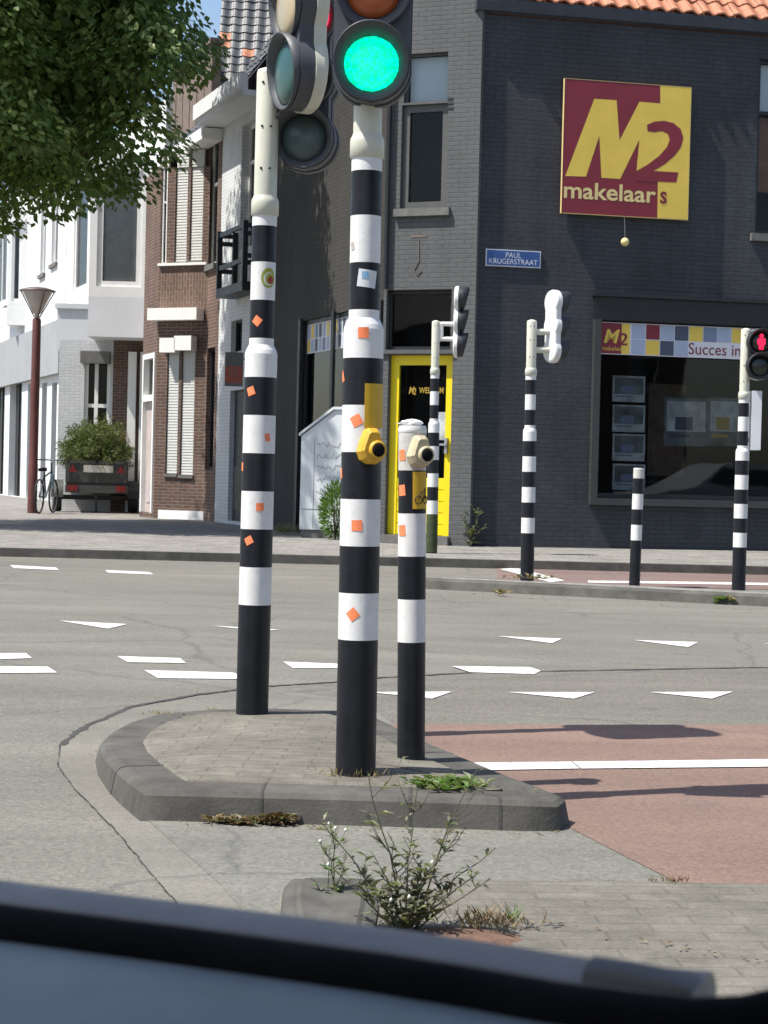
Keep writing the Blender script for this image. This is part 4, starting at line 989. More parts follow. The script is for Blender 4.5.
# left side of the bay runs away along the street
lp = f_end.w(ue0, 0, 0); f_bs = Face(Vector(lp[:2]) + side_dir * 2.2, -side_dir)
window(f_bs, vh, (.3, 1.95, z_s + .05, z_t), M['white_wood'], M['glass'], depth=.1, fw=.1, back=M['curtain'], bdepth=.5)
f_bs.wall(mb, 0, 2.2, z_b1, z_t + .3, .1)
mb.face([f_end.w(ue0, 0, z_t + .3), f_end.w(ue1, 0, z_t + .3), f_end.w(ue1, -2.2, z_t + .3), f_end.w(ue0, -2.2, z_t + .3)])
mb.build('bay_wall', M['white_wood'], vh)
# lower oriel further back
f2 = Face(f_end.A + side_dir * 3.0, (0.985, 0.02))
l0, l1 = f2.uz(57, 330)[0], f2.uz(107, 330)[0]
mb = MB(); f2.box(mb, l0, l1, -1.5, 0, f2.uz(80, 351)[1], f2.uz(80, 309)[1]); mb.build('canopy', M['plaster_grey'], vh); mb = MB(); f2.box(mb, l0 - .05, l1, -1.5, .05, f2.uz(80, 309)[1] + .002, f2.uz(80, 304)[1]); mb.build('canopy_top', M['plaster_grey'], vh)
# ground floor wall under it: white brick pier, brown jamb and window
f3 = Face(f_end.A + side_dir * 1.2, (0.985, 0.02))
q = f3.rect(84, 360, 110, 440); window(f3, vh, (q[0], q[1], 1.2, q[3]), M['white_wood'], M['glass'], depth=.12, fw=.08, mu=(.45,), mz=(.55,), back=M['room'])
g0 = f3.uz(58, 420)[0]; g1 = f3.uz(150, 420)[0]
mb = MB(); f3.wall(mb, g0, f3.uz(112, 420)[0], KERB - .05, f3.uz(80, 340)[1], .15); mb.build('wall', M['brick_white'], vh)
mb = MB(); f3.quad(mb, f3.uz(112, 420)[0], g1, KERB - .05, f3.uz(80, 330)[1], -.002); mb.build('porch_wall', M['brick_brown'], vh)
mb = MB()
q = f3.uz(128, 400)[0]; f3.box(mb, q, q + .18, .003, .12, KERB, f3.uz(125, 352)[1]); q = f3.uz(140, 400)[0]; f3.box(mb, q, q + .16, .003, .12, KERB, f3.uz(125, 352)[1])
mb.build('porch_post', M['white_wood'], vh)
# awning box over the window
mb = MB(); q = f3.rect(82, 352, 111, 364); f3.box(mb, q[0], q[1], .004, .3, q[2], q[3]); mb.build('awning_box', M['stone'], vh)
# upper white facade
uq = fv.rect(66, 240, 76, 300)
mb = MB(); window(fv, vh, (VL - 4.5, VL - 3.3, fv.uz(62, 300)[1], fv.uz(62, 200)[1]), M['white_wood'], M['glass'], back=M['room'], fw=.08)
fv.wall(mb, 0, VL, KERB - .05, VZ, .2); pA, pB = along(V1), along(V0); poly_wall(mb, [pB, pB + inw * 9, pA + inw * 9, pA], KERB - .05, VZ)
mb.face([fv.w(0, 0, VZ), fv.w(VL, 0, VZ), fv.w(VL, -9, VZ), fv.w(0, -9, VZ)]); mb.build('facade', M['plaster'], vh)

# ---- white shop building at the far left -----------------------------------------
S0_, S2_ = 26.05, 60.0
sb = thing('white_shop_building', 'long white rendered building with pale fascia over dark garage doors', 'building', (*along(34), KERB))
fz = Face(along(S2_), -side_dir); SL = S2_ - S0_
def gate(x0, x1):
    u0 = fz.uz(x0, 440)[0]; u1 = fz.uz(x1, 440)[0]; z1 = fz.uz((x0 + x1) / 2, 383)[1]
    fz.op.append((u0, u1, KERB, z1)); m = MB(); fz.box(m, u0 + .01, u1 - .01, -.3, -.2, KERB, z1)
    n = max(2, int((u1 - u0) / .8))
    for k in range(1, n): x = u0 + (u1 - u0) * k / n; fz.box(m, x - .04, x + .04, -.199, -.16, KERB + .01, z1 - .01)
    m.build('garage_door', M['dark_wood'], sb)
for x0, x1 in ((-40, -24), (-20, 4), (9, 21), (27, 36), (41, 46), (51, 56)): gate(x0, x1)
z0 = fz.uz(25, 383)[1] + .02; z1 = fz.uz(25, 335)[1]
mb = MB(); fz.box(mb, 0, SL, .004, .16, z0, z1); mb.build('fascia', pm('fascia_grey', (0.30, 0.31, 0.32), .7, var=.06, scale=.8), sb)
mb = MB()
for (x0, x1, y0, y1) in ((41, 46, 190, 270), (52, 58, 190, 266)):
    u0 = fz.uz(x0, 230)[0]; u1 = fz.uz(x1, 230)[0]; window(fz, sb, (u0, u1, fz.uz(50, y1)[1], fz.uz(50, y0)[1]), M['white_wood'], M['glass'], depth=.15, fw=.08, back=M['curtain'], sill=M['stone'])
fz.wall(mb, 0, SL, KERB - .05, VZ + .8, .25); pA, pB = along(S2_), along(S0_); poly_wall(mb, [pB, pB + inw * 10, pA + inw * 10, pA], KERB - .05, VZ + .8)
mb.face([fz.w(0, 0, VZ + .8), fz.w(SL, 0, VZ + .8), fz.w(SL, -10, VZ + .8), fz.w(0, -10, VZ + .8)]); mb.build('wall', M['plaster'], sb)
# bay window at the left edge
f4 = Face(along(33.0) + Vector((-.985, -.02)) * 2.2, (.985, .02))
u0, u1 = f4.uz(8, 250)[0], f4.uz(25, 250)[0]
zA, zB, zC = f4.uz(15, 325)[1], f4.uz(15, 305)[1], f4.uz(15, 222)[1]
mb = MB(); f4.box(mb, u0, u1 + .4, -3, 0, zA, zB); mb.build('bay_apron', M['white_wood'], sb); mb = MB(); f4.box(mb, u0 - .1, u1 + .4, -3, .08, zC + .002, zC + .35); mb.build('bay_cornice', M['white_wood'], sb)
window(f4, sb, (u0 + .12, u1 - .1, zB + .12, zC - .06), M['white_wood'], M['glass'], depth=.1, fw=.08, back=M['curtain'])
mb = MB(); f4.wall(mb, u0, u1 + .4, zB + .002, zC, .1)
f5 = Face(Vector(f4.w(u0, 0, 0)[:2]) + side_dir * 3, -side_dir); window(f5, sb, (.3, 2.8, zB + .12, zC - .06), M['white_wood'], M['glass'], depth=.1, fw=.1, mu=(.5,), back=M['curtain'])
f5.wall(mb, 0, 3, zB + .002, zC, .1); mb.build('bay_wall', M['white_wood'], sb)

# ---------------------------------------------------------------- traffic posts
def post_profile(b, r0, r1, rc):
    """zebra post, b = band height"""
    P, mi = [], []
    def seg(ra, za, rb, zb, m): P.append((ra, za)); P.append((rb, zb)); mi.append(m)
    z = 0.0; seg(r0, -0.05, r0, 2.87 * b, 0); z = 2.87 * b
    for k in range(6):
        seg(r0, z, r0, z + b, 1 if k % 2 == 0 else 0); z += b
    seg(r0, z, r0, z + .62 * b, 1); seg(r0, z + .62 * b, r1 + (r0 - r1) * .72, z + .72 * b, 1); seg(r1 + (r0 - r1) * .72, z + .72 * b, r1, z + .86 * b, 1); seg(r1, z + .86 * b, r1, z + 1.03 * b, 1); z += 1.03 * b
    for k, (h, m) in enumerate(((1, 0), (1, 1), (.95, 0), (.3, 1))): seg(r1, z, r1, z + h * b, m); z += h * b
    return P, mi, z
def lathe_segments(mb, P, mi, seg=40):
    for k, m in enumerate(mi):
        a, b = P[2 * k], P[2 * k + 1]
        rows = [[Vector((r * math.cos(2 * PI * j / seg), r * math.sin(2 * PI * j / seg), z)) for j in range(seg)] for r, z in (a, b)]
        mb.grid(rows, m, True, True)
def zebra_post(name, label, cat, bx_, by_, topx, topy, b, group, stickers=(), r0=.0645, r1=.049, z0=KERB, top_h=16.75, D=None):
    base = G(bx_, by_, z0) if D is None else X(bx_, by_, D)
    s = F / base.y
    tp = X(topx, topy, base.y); tilt = math.atan2(tp.x - base.x, tp.z - base.z)
    t = thing(name, label, cat, base, 0.0, group, tilt)
    mb = MB(); P, mi, z = post_profile(b, r0, r1, 0); lathe_segments(mb, P, mi)
    mb.build('post', [M['black_paint'], M['white_paint']], t, True)
    mb = MB(); rc = r1 * 1.12
    mb.lathe([(r1 + .001, z - .004), (rc, z), (rc, z + .32 * b), (rc * .97, z + .4 * b), (r1 * .98, z + .46 * b), (r1 * .95, z + .5 * b)], 36); mb.build('collar', M['cream'], t, True)
    mb = MB(); zt = top_h * b
    mb.lathe([(r1 * .93, z + .48 * b), (r1 * .93, zt - .02), (r1 * .85, zt - .006), (r1 * .3, zt + .004)], 36); mb.build('upper_tube', M['cream'], t, True)
    mb = MB()
    for zz in (z + 1.2 * b, z + 2.3 * b, zt - .06):
        for ang in (-PI * .62, -PI * .38):
            T = Matrix.Translation((r1 * .93 * math.cos(ang), r1 * .93 * math.sin(ang), zz)) @ Matrix.Rotation(ang, 4, 'Z') @ Matrix.Rotation(PI / 2, 4, 'Y')
            mb.lathe([(.005, -.003), (.005, .003), (.002, .004)], 8, T=T)
    mb.build('screw', M['ink'], t, True)
    t['_s'] = s
    for st_ in stickers: sticker(t, base, s, tilt, r0, r1, b, *st_)
    del t['_s']
    return t, base, s, tilt
def sticker(t, base, s, tilt, r0, r1, b, px, py, w_, h_, rot, mat, extra=None):
    hz = X(px, py, base.y); dx, dz = hz.x - base.x, hz.z - base.z
    z = dz; off = dx - math.tan(tilt) * dz
    r = (r0 if z < 9.4 * b else r1) + .0012
    ph = math.asin(max(-.97, min(.97, off / r)))
    mb = MB(); N = 6; rows = []
    for i in range(N + 1):
        row = []
        for j in range(N + 1):
            x = (j / N - .5) * w_; y = (i / N - .5) * h_
            xr = x * math.cos(rot) - y * math.sin(rot); yr = x * math.sin(rot) + y * math.cos(rot)
            an = ph + xr / r; row.append(Vector((r * math.sin(an), -r * math.cos(an), z + yr)))
        rows.append(row)
    if extra == 'disc':
        rows = []
        for q in (0.02, .55, 1.0):
            row = []
            for j in range(24):
                xr, yr = q * w_ / 2 * math.cos(j * PI / 12), q * h_ / 2 * math.sin(j * PI / 12); an = ph + xr / r; row.append(Vector((r * math.sin(an), -r * math.cos(an), z + yr)))
            rows.append(row)
        mb.grid(rows, 0, True, True); return mb.build('sticker', mat, t, True)
    mb.grid(rows, 0, False, True); return mb.build('sticker', mat, t, True)
def head_outline(n, d, R, wst):
    pts = []; zs = np.linspace(-R, (n - 1) * d + R, 24 * n)
    def hw(z):
        best = 0
        for k in range(n):
            q = R * R - (z - k * d) ** 2
            if q > 0: best = max(best, math.sqrt(q))
        if 0 < z < (n - 1) * d: best = max(best, wst)
        return best
    rt = [(hw(z), z) for z in zs]; return [(0, -R)] + rt[1:-1] + [(0, (n - 1) * d + R)] + [(-x, z) for x, z in reversed(rt[1:-1])]
def signal_head(t, pos, face_dir, lens_mats, d=.235, R=.122, r=.097, hood=.17, body=.12, mats=None, name='signal_head', back_mat=None, wst=.095, hood_open=True, dark=.5):
    """pos: world centre of the LOWEST lens; lens_mats bottom to top; face_dir: horizontal direction the lenses look"""
    n = len(lens_mats); hm = M['head_black'] if mats is None else mats
    T = Matrix.Translation(pos) @ Matrix.Rotation(rotz_to(face_dir), 4, 'Z')     # local -Y looks along face_dir
    ol = head_outline(n, d, R, wst)
    mb = MB(); fr_ = [T @ Vector((x, 0, z)) for x, z in ol]
    rows = []
    for y, sc in ((0, 1), (body * dark, 1), (body * dark, 1.04), (body * .80, 1.04), (body * .93, .99), (body, .88)):
        rows.append([T @ Vector((x * sc, y, (n - 1) * d / 2 + (z - (n - 1) * d / 2) * (1 - (1 - sc) * .4))) for x, z in ol])
    mb.grid(rows, 1, True, False, [0, 1, 1, 1, 1])
    mb.face(list(reversed(fr_)), 0); mb.face(rows[-1], 1)
    ho = mb.build(name, [hm, back_mat or hm], t)
    for k, lm_ in enumerate(lens_mats):
        L_ = T @ Matrix.Translation((0, 0, k * d)) @ Matrix.Rotation(PI / 2, 4, 'X')    # local z -> -Y
        m = MB(); m.lathe([(r, .002), (r * .97, .010), (r * .75, .020), (r * .4, .028), (.001, .031)], 36, T=L_, cap=False); lo_ = m.build('lens', lm_, ho)
        m = MB(); seg = 40; rows = []
        def ln(j):   # hood is deep on top, shallow at the bottom
            an = 2 * PI * j / seg; return hood * (0.62 + 0.38 * math.sin(an))
        for rr_, fz_ in ((R * .965, 0), (R * .985, 1), (R * .955, 1), (r * 1.0, 0)):
            rows.append([L_ @ Vector((rr_ * math.cos(2 * PI * j / seg), rr_ * math.sin(2 * PI * j / seg), .002 + (ln(j) if fz_ else 0))) for j in range(seg)])
        m.grid(rows, 0, True, True); m.build('hood', hm, ho)
    return ho
OR = M['orange_sticker']; r45 = PI / 4
# left post
tL, bL, sL, tiL = zebra_post('traffic_light_post', 'zebra banded signal post at the left back of the island with two dark heads', 'traffic light', 252, 712.5, 268.5, 72, .1480,
    'black and white banded traffic light posts', z0=.115, r0=.0635, r1=.0483, top_h=17.0, stickers=[
    (257.7, 321.7, .033, .033, .9, OR), (251.7, 391.7, .033, .033, .35, OR), (268.5, 437.7, .022, .03, .2, OR), (242, 466.7, .03, .033, 0, OR), (261, 506.7, .031, .031, .02, OR), (249.7, 540, .033, .03, .5, OR)])
lens_g = sL
hz_ = lambda px, py, D: X(px, py, D)
# head looking left (vehicles), in front of the post
p = hz_(288, 72, bL.y - .16)
signal_head(tL, p, Vector((-.92, -.40)), [M['lens_green'], M['lens_cream'], M['lens_red']], d=.257, R=.146, r=.124, hood=.05, body=.115, dark=.50, mats=M['head_grey'], back_mat=M['cream'], name='side_signal_head', wst=.115)
p = hz_(304, 138, bL.y + .03)
signal_head(tL, p, Vector((-.16, -1)), [M['lens_teal'], M['lens_amber'], M['glow_red']], d=.235, R=.122, r=.090, hood=.09, body=.12, mats=M['head_grey'], back_mat=M['head_grey'])
mb = MB(); a = X(272, 95, bL.y - .03); mb.tube([a, X(296, 95, bL.y - .03)], .02, 8); mb.build('bracket', M['cream'], tL); mb = MB(); a = X(272, 120, bL.y + .05); mb.tube([a, X(300, 120, bL.y + .14)], .02, 8); mb.build('bracket', M['cream'], tL)
# sunburst sticker
sticker(tL, bL, sL, tiL, .0635, .0483, .1480, 269.5, 279, .062, .078, .1, M['sticker_green'], 'disc')
sticker(tL, bL, sL, tiL, .0639, .0487, .1480, 269.8, 280, .044, .052, .1, M['white_paint'], 'disc')
sticker(tL, bL, sL, tiL, .06405, .04885, .1480, 270.5, 280, .038, .044, .1, M['sticker_green'], 'disc')
sticker(tL, bL, sL, tiL, .0642, .0490, .1480, 271.3, 281, .026, .030, .4, M['sticker_red'], 'disc')
# middle post
tM, bM, sM, tiM = zebra_post('traffic_light_post', 'nearest zebra banded signal post carrying the lit green lamp and yellow push button', 'traffic light', 355.5, 772.5, 368, 104, .1476,
    'black and white banded traffic light posts', z0=.115, r0=.0635, r1=.0483, top_h=15.4, stickers=[
    (363.7, 334, .034, .034, .02, OR), (342.5, 376.7, .02, .036, .4, OR), (356.7, 421, .034, .034, .5, OR), (340, 473, .02, .033, .1, OR), (357, 525, .034, .034, .04, OR), (353, 613, .033, .033, .7, OR)])
p = X(371.5, 64, bM.y - .10)
signal_head(tM, p, Vector((-.02, -1)), [M['glow_green'], M['lens_amber'], M['lens_red']], d=.225, R=.119, r=.085, hood=.085, body=.12, mats=M['head_grey'], back_mat=M['head_grey'], wst=.118)
mb = MB(); mb.box(-.03, .03, -.02, .10, 0, .05, T=Matrix.Translation(X(370, 98, bM.y - .03))); mb.build('bracket', M['cream'], tM)
sticker(tM, bM, sM, tiM, .0635, .0483, .1480, 367.5, 280, .062, .055, -.12, M['paper'])
sticker(tM, bM, sM, tiM, .0642, .0490, .1480, 365.5, 276.5, .022, .022, 0, M['paper_blue'])
sticker(tM, bM, sM, tiM, .0635, .0483, .1480, 352.5, 247, .016, .026, .2, M['pink_wood'])
def curved_plate(t, r, ph0, ph1, z0, z1, mat, name='sign_plate', th=.004):
    mb = MB(); N = 8; ph = np.linspace(ph0, ph1, N + 1)
    def P(rr, a, z): return Vector((rr * math.sin(a), -rr * math.cos(a), z))
    mb.grid([[P(r + th, a, z0) for a in ph], [P(r + th, a, z1) for a in ph]], 0, False, True)
    mb.grid([[P(r + th, a, z1) for a in ph], [P(r, a, z1) for a in ph]], 0, False, True); mb.grid([[P(r, a, z0) for a in ph], [P(r + th, a, z0) for a in ph]], 0, False, True)
    for a in (ph0, ph1): mb.face([P(r, a, z0), P(r + th, a, z0), P(r + th, a, z1), P(r, a, z1)])
    return mb.build(name, mat, t, True)
curved_plate(tM, .0645, .12, 1.25, (772 - 427) / sM, (772 - 383) / sM, M['yellow_plate'])
def push_button(t, r, ph, z, mat, k=1.0):
    dirv = Vector((math.sin(ph), -math.cos(ph), 0)); T = Matrix.Translation(dirv * (r - .01) + Vector((0, 0, z))) @ Matrix.Rotation(rotz_to(dirv), 4, 'Z')
    ol = [(-.046, -.018), (-.036, -.044), (-.016, -.058), (.016, -.058), (.036, -.044), (.046, -.018), (.038, .010), (.024, .050), (.014, .058), (-.014, .058), (-.024, .050), (-.038, .010)]
    rows = []
    for y, sc in ((0.0, 1.0), (-.022, 1.0), (-.030, .96), (-.040, .76)):
        rows.append([T @ Vector((x * sc * k, y, zz * sc * k)) for x, zz in ol])
    mb = MB(); mb.grid(rows, 0, True, False); mb.face(rows[-1]);
    L_ = T @ Matrix.Translation((0.010, -.037, -.012)) @ Matrix.Rotation(PI / 2, 4, 'X')
    mb.lathe([(.031, 0), (.029, .010), (.025, .014), (.0215, .014), (.021, .008)], 24, T=L_, cap=False)
    bo_ = mb.build('push_button_box', mat, t, True)
    mb = MB(); mb.lathe([(.0208, .006), (.0200, .014), (.012, .017), (.001, .018)], 20, T=L_, cap=False); mb.build('button', M['black_rubber'], bo_, True)
push_button(tM, .0635, .46, (773 - 446) / sM, M['yellow_plastic'], .97)
# near push-button bollard
def bollard(label, bx_, by_, tx, ty, b, r, z0=KERB, grp='black and white banded bollards'):
    base = G(bx_, by_, z0); s = F / base.y; tp = X(tx, ty, base.y); tilt = math.atan2(tp.x - base.x, tp.z - base.z)
    t = thing('bollard', label, 'bollard', base, 0, grp, tilt); mb = MB(); P, mi = [], []
    z = 0; H_ = (tp - base).length; n = [(2.7 * b, 0), (b, 1), (b, 0), (b, 1), (b, 0)]
    for h, m in n: P += [(r, z - (.05 if z == 0 else 0)), (r, z + h)]; mi.append(m); z += h
    P += [(r, z), (r, H_ - .012)]; mi.append(2); P += [(r, H_ - .012), (r * .93, H_)]; mi.append(2)
    lathe_segments(mb, P, mi); mb.face([Vector((r * .93 * math.cos(2 * PI * j / 40), r * .93 * math.sin(2 * PI * j / 40), H_)) for j in range(40)], 2)
    mb.build('post', [M['black_paint'], M['white_paint'], M['dirty_white']], t, True)
    return t, base, s, tilt, H_
tB, bB, sB, tiB, HB = bollard('banded push button bollard with cream button box beside the nearest signal post', 411, 757, 412.5, 427, .1436, .0468, z0=.115)
mb = MB(); mb.lathe([(.047, HB - .02), (.048, HB - .018), (.048, HB - .008), (.0445, HB + .004)], 36, cap=True); mb.build('cap', M['white_paint'], tB, True)
for (px, py, w_) in ((401.5, 455, .03), (401.5, 490, .03), (401.5, 530, .03)): sticker(tB, bB, sB, tiB, .0468, .0468, .1436, px, py, w_, .036, .1, OR)
curved_plate(tB, .0474, .02, 1.15, (757 - 508) / sB, (757 - 471) / sB, M['yellow_plate'])
# bicycle pictogram on the plate
mb = MB()
def onp(a, z, rr=.0528): return Vector((rr * math.sin(a), -rr * math.cos(a), z))
zc = (757 - 499) / sB
mb.tube([onp(.42 + .26 * math.cos(t), zc + .013 * math.sin(t)) for t in np.linspace(0, 2 * PI, 20)], .0014, 5)
mb.tube([onp(.98 + .22 * math.cos(t), zc + .013 * math.sin(t)) for t in np.linspace(0, 2 * PI, 20)], .0014, 5)
mb.tube([onp(.42, zc), onp(.62, zc + .026), onp(.98, zc), onp(.9, zc + .038), onp(1.0, zc + .04)], .0014, 5); mb.tube([onp(.62, zc + .026), onp(.92, zc + .03)], .0014, 5)
mb.build('bicycle_symbol', M['ink'], tB, True)
push_button(tB, .0468, .48, (757 - 451) / sB, M['cream_plastic'], .92)
# crumpled paper on top
mb = MB(); rows = []
for i in range(8):
    th_ = i / 7 * PI; rows.append([Vector((.045 * math.sin(th_) * math.cos(a) * random.uniform(.6, 1.15) + .0, .03 * math.sin(th_) * math.sin(a) * random.uniform(.6, 1.1), .010 + .012 * -math.cos(th_) * random.uniform(.6, 1.2))) for a in np.linspace(0, 2 * PI, 12, endpoint=False)])
T = WM[tB] @ Matrix.Translation((-.005, 0, HB + .004)); rows = [[T @ p for p in r_] for r_ in rows]
mb.grid(rows, 0, True, False); tag(mb.build('crumpled_paper', M['paper']), 'crumpled white paper lying on top of the push button bollard', 'litter')

# far posts
g_ = 'black and white banded traffic light posts'
tC, bC, sC, tiC = zebra_post('traffic_light_post', 'banded signal post with white head turned away, in front of the dark wall', 'traffic light', 527, 577, 532, 318, .149, g_, r0=.066, r1=.052)
p = X(557, 351, bC.y + .05)
signal_head(tC, p, Vector((.88, .48)), [M['lens_green'], M['lens_amber'], M['lens_red']], d=.235, R=.115, r=.085, hood=.10, body=.09, back_mat=M['white_paint'], name='signal_head', wst=.095, dark=.3)
for py in (332, 350): mb = MB(); mb.tube([X(534, py, bC.y), X(550, py, bC.y + .03)], .03, 8); mb.build('bracket', M['cream'], tC)
tD, bD, sD, tiD = zebra_post('traffic_light_post', 'banded signal post with green stained foot in front of the yellow door', 'traffic light', 431.5, 553, 436, 320, .169, g_, r0=.07, r1=.054, top_h=17.1)
p = X(460, 345, bD.y + .03)
signal_head(tD, p, Vector((.96, -.10)), [M['lens_green'], M['lens_amber'], M['lens_red']], d=.285, R=.155, r=.10, hood=.10, body=.08, back_mat=M['white_paint'], wst=.10, dark=.35)
mb = MB(); a = X(437, 327, bD.y); 
for py in (324, 339): mb.tube([X(437, py, bD.y), X(453, py, bD.y)], .028, 8)
mb.tube([X(441, 324, bD.y), X(441, 339, bD.y)], .03, 8); mb.build('bracket', M['white_paint'], tD)
mb = MB(); mb.lathe([(.0712, .01), (.0716, .25), (.0712, .48)], 28, cap=False); mb.build('moss_stain', pm('moss_green', (0.035, 0.05, 0.018), .8, var=.5, scale=12), tD, True)
tR, bR, sR, tiR = zebra_post('traffic_light_post', 'banded pedestrian signal post at the right edge showing a red figure', 'traffic light', 738.5, 588.5, 746, 332, .1318, g_, r0=.062, r1=.048, top_h=18.0)
p = X(760, 366, bR.y - .08)
ho = signal_head(tR, p, Vector((.05, -1)), [M['lens_dark'], M['lens_dark']], d=.215, R=.125, r=.092, hood=.10, body=.12, back_mat=M['white_paint'], wst=.11)
# red standing figure
mb = MB(); fp = p + Vector((0, -.036, .215))
def fig(pts, y=0.0): mb.prism([fp + Vector((x, y, z)) for x, z in pts], (0, .004, 0))
fig([(.020 * math.cos(a), .055 + .020 * math.sin(a)) for a in np.linspace(0, 2 * PI, 16, endpoint=False)])
fig([(-.034, .032), (-.038, -.022), (-.024, -.022), (-.02, -.07), (-.002, -.07), (0, -.025), (.002, -.07), (.02, -.07), (.024, -.022), (.038, -.022), (.034, .032)])
mb.build('red_figure', M['glow_red'], ho)
mb = MB(); a = X(756, 420, bR.y - .02); mb.box(a.x - .045, a.x + .045, a.y - .02, a.y + .25, X(756, 450, bR.y).z, X(756, 391, bR.y).z); mb.build('sign_plate', M['enamel_white'], tR)
for py in (400, 440): mb = MB(); mb.tube([X(744, py, bR.y), X(756, py, bR.y)], .02, 6); mb.build('bracket', M['metal'], tR)
bollard('slim banded bollard standing alone before the shop window', 634.5, 582, 639, 468, .147, .052)

# ---------------------------------------------------------------- utility cabinet
cbx = X(318, 537, 28.2); cbx.z = KERB
dcab = -side_dir
cab_f = Face((cbx.x - .0, cbx.y), (0.95, -.31))
cu = thing('utility_cabinet', 'pale grey street cabinet with sloping top and scribbles beside the shop', 'utility cabinet', cbx)
zc1 = X(300, 436, cbx.y).z; zc2 = X(335, 410, cbx.y).z
mb = MB(); wl, wr2, dp = -.30, .52, .45
h1, h2 = zc1 - KERB, zc2 - KERB
def cp(u, n, z): return cab_f.w(u, n, z)
mb.prism([cp(wl, 0, KERB + .12), cp(wr2, 0, KERB + .12), cp(wr2, 0, zc2), cp(wl + .52, 0, zc2), cp(wl, 0, zc1)], (-cab_f.n.x * dp, -cab_f.n.y * dp, 0))
mb.build('body', M['cabinet'], cu)
mb = MB(); cab_f.box(mb, wl + .02, wr2 - .02, -dp + .02, -.02, KERB - .02, KERB + .118); mb.build('plinth', M['stone'], cu)
mb = MB(); mb.prism([cp(wl - .03, .03, zc1 + .005), cp(wl + .51, .03, zc2 + .005), cp(wr2 + .03, .03, zc2 + .005), cp(wr2 + .03, .03, zc2 + .045), cp(wl + .5, .03, zc2 + .045), cp(wl - .03, .03, zc1 + .045)], (-cab_f.n.x * (dp + .06), -cab_f.n.y * (dp + .06), 0)); mb.build('roof', M['cabinet'], cu)
mb = MB()
for row in range(5):
    z = zc1 - .12 - row * .17; pts = []
    for k in range(22): pts.append(cp(-.05 + k * .026 + random.uniform(-.012, .012), .006, z + random.uniform(-.05, .05)))
    mb.tube(pts, .0024, 4)
mb.build('graffiti', M['scribble'], cu)
mb = MB(); cab_f.box(mb, -.09, -.086, .001, .004, KERB + .14, zc1 - .02); cab_f.box(mb, wl + .02, wr2 - .02, .001, .004, KERB + .42, KERB + .426); mb.build('door_seam', M['scribble'], cu)

# ---------------------------------------------------------------- vegetation
class Leaves:
    def __init__(s): s.v = []; s.f = []; s.m = []
    def leaf(s, p, d, n, l, w_, mi=0, bend=.15):
        i = len(s.v); sd = d.cross(n).normalized(); up = sd.cross(d).normalized()
        s.v += [tuple(p), tuple(p + d * l * .45 + sd * w_ * .5 + up * bend * l * .3), tuple(p + d * l - up * bend * l * .4), tuple(p + d * l * .45 - sd * w_ * .5 + up * bend * l * .3)]
        s.f.append((i, i + 1, i + 2, i + 3)); s.m.append(mi)
    def build(s, name, mats, parent=None):
        mb = MB(); mb.v = s.v; mb.f = s.f; mb.m = s.m; mb.sm = [False] * len(s.f); mb.uv = [[(0, 0)] * 4] * len(s.f)
        return mb.build(name, mats, parent)
def rv():
    a = random.uniform(0, 2 * PI); z = random.uniform(-1, 1); r = math.sqrt(1 - z * z); return Vector((r * math.cos(a), r * math.sin(a), z))
# linden tree at the left
TD = 30.5; tx_ = -6.8; TC = Vector((tx_ - .05, TD, 8.9)); TR = Vector((3.5, 3.9, 4.0))
tree = thing('linden_tree', 'leafy green tree reaching in from the left in front of the white houses', 'tree', (tx_, TD, KERB))
mb = MB(); mb.tube([(tx_, TD, KERB - .1), (tx_ + .05, TD, 2), (tx_ + .02, TD + .05, 4.5), (tx_ + .1, TD, 8), (tx_, TD, 11)], .24, 14, taper=.06)
mb.build('trunk', M['bark'], tree)
mb = MB()
for k in range(26):
    a = k * 2.4; z = 5.6 + 5.5 * (k / 26); ln = 2.9 * math.sqrt(max(.1, 1 - ((z - 8.4) / 5.5) ** 2)) * random.uniform(.75, .95)
    d = Vector((math.cos(a), math.sin(a), .15)); p0 = Vector((tx_, TD, z)); mb.tube([p0, p0 + d * ln * .5 + Vector((0, 0, .35)), p0 + d * ln + Vector((0, 0, .1))], .07, 6, taper=.015)
mb.build('limb', M['bark'], tree)
random.seed(23)
lv = Leaves()
clumps = []
while len(clumps) < 215:
    d = rv(); rr = random.uniform(.35, 1.0) ** .5
    lat = 1 + .30 * d.z * d.z * (1 if d.z < 0 else 0)
    c = TC + Vector((d.x * TR.x * lat, d.y * TR.y * lat, d.z * TR.z * .97)) * rr
    clumps.append((c, rr))
for c, rr in clumps:
    R_ = random.uniform(.6, 1.1); n = int(330 * (R_ / .75) ** 2)
    lit_ = random.random() < .8
    out = (c - TC).normalized()
    for _ in range(n):
        d = rv()
        if d.z < -.2 and random.random() < .5: d.z = -d.z
        k = random.uniform(.62, 1.0)
        droop = .42 * R_ * (d.x * d.x + d.y * d.y)
        p = c + Vector((d.x * R_ * 1.1, d.y * R_ * 1.1, d.z * R_ * .62 - droop)) * k
        dd_ = (Vector((d.x, d.y, 0)) * .8 + Vector((random.uniform(-.5, .5), random.uniform(-.5, .5), -.55))).normalized()
        nn_ = (to_sun * .85 + d * .7 + rv() * .45).normalized()
        lv.leaf(p, dd_, nn_, random.uniform(.10, .17), random.uniform(.07, .11), 1 if (lit_ and d.z > .0 and k > .8 and random.random() < .6) else 0)  # upper outer leaves get the paler green as painted sunlight
for _ in range(24000):                     # leaves deep inside the crown
    d = rv(); k = random.uniform(0, .9) ** .5; p = TC + Vector((d.x * TR.x, d.y * TR.y, d.z * TR.z)) * k * .93
    lv.leaf(p, rv(), rv(), random.uniform(.16, .26), random.uniform(.12, .2), 0)
lv.build('crown', [M['leaf'], M['leaf_sunlit']], tree)

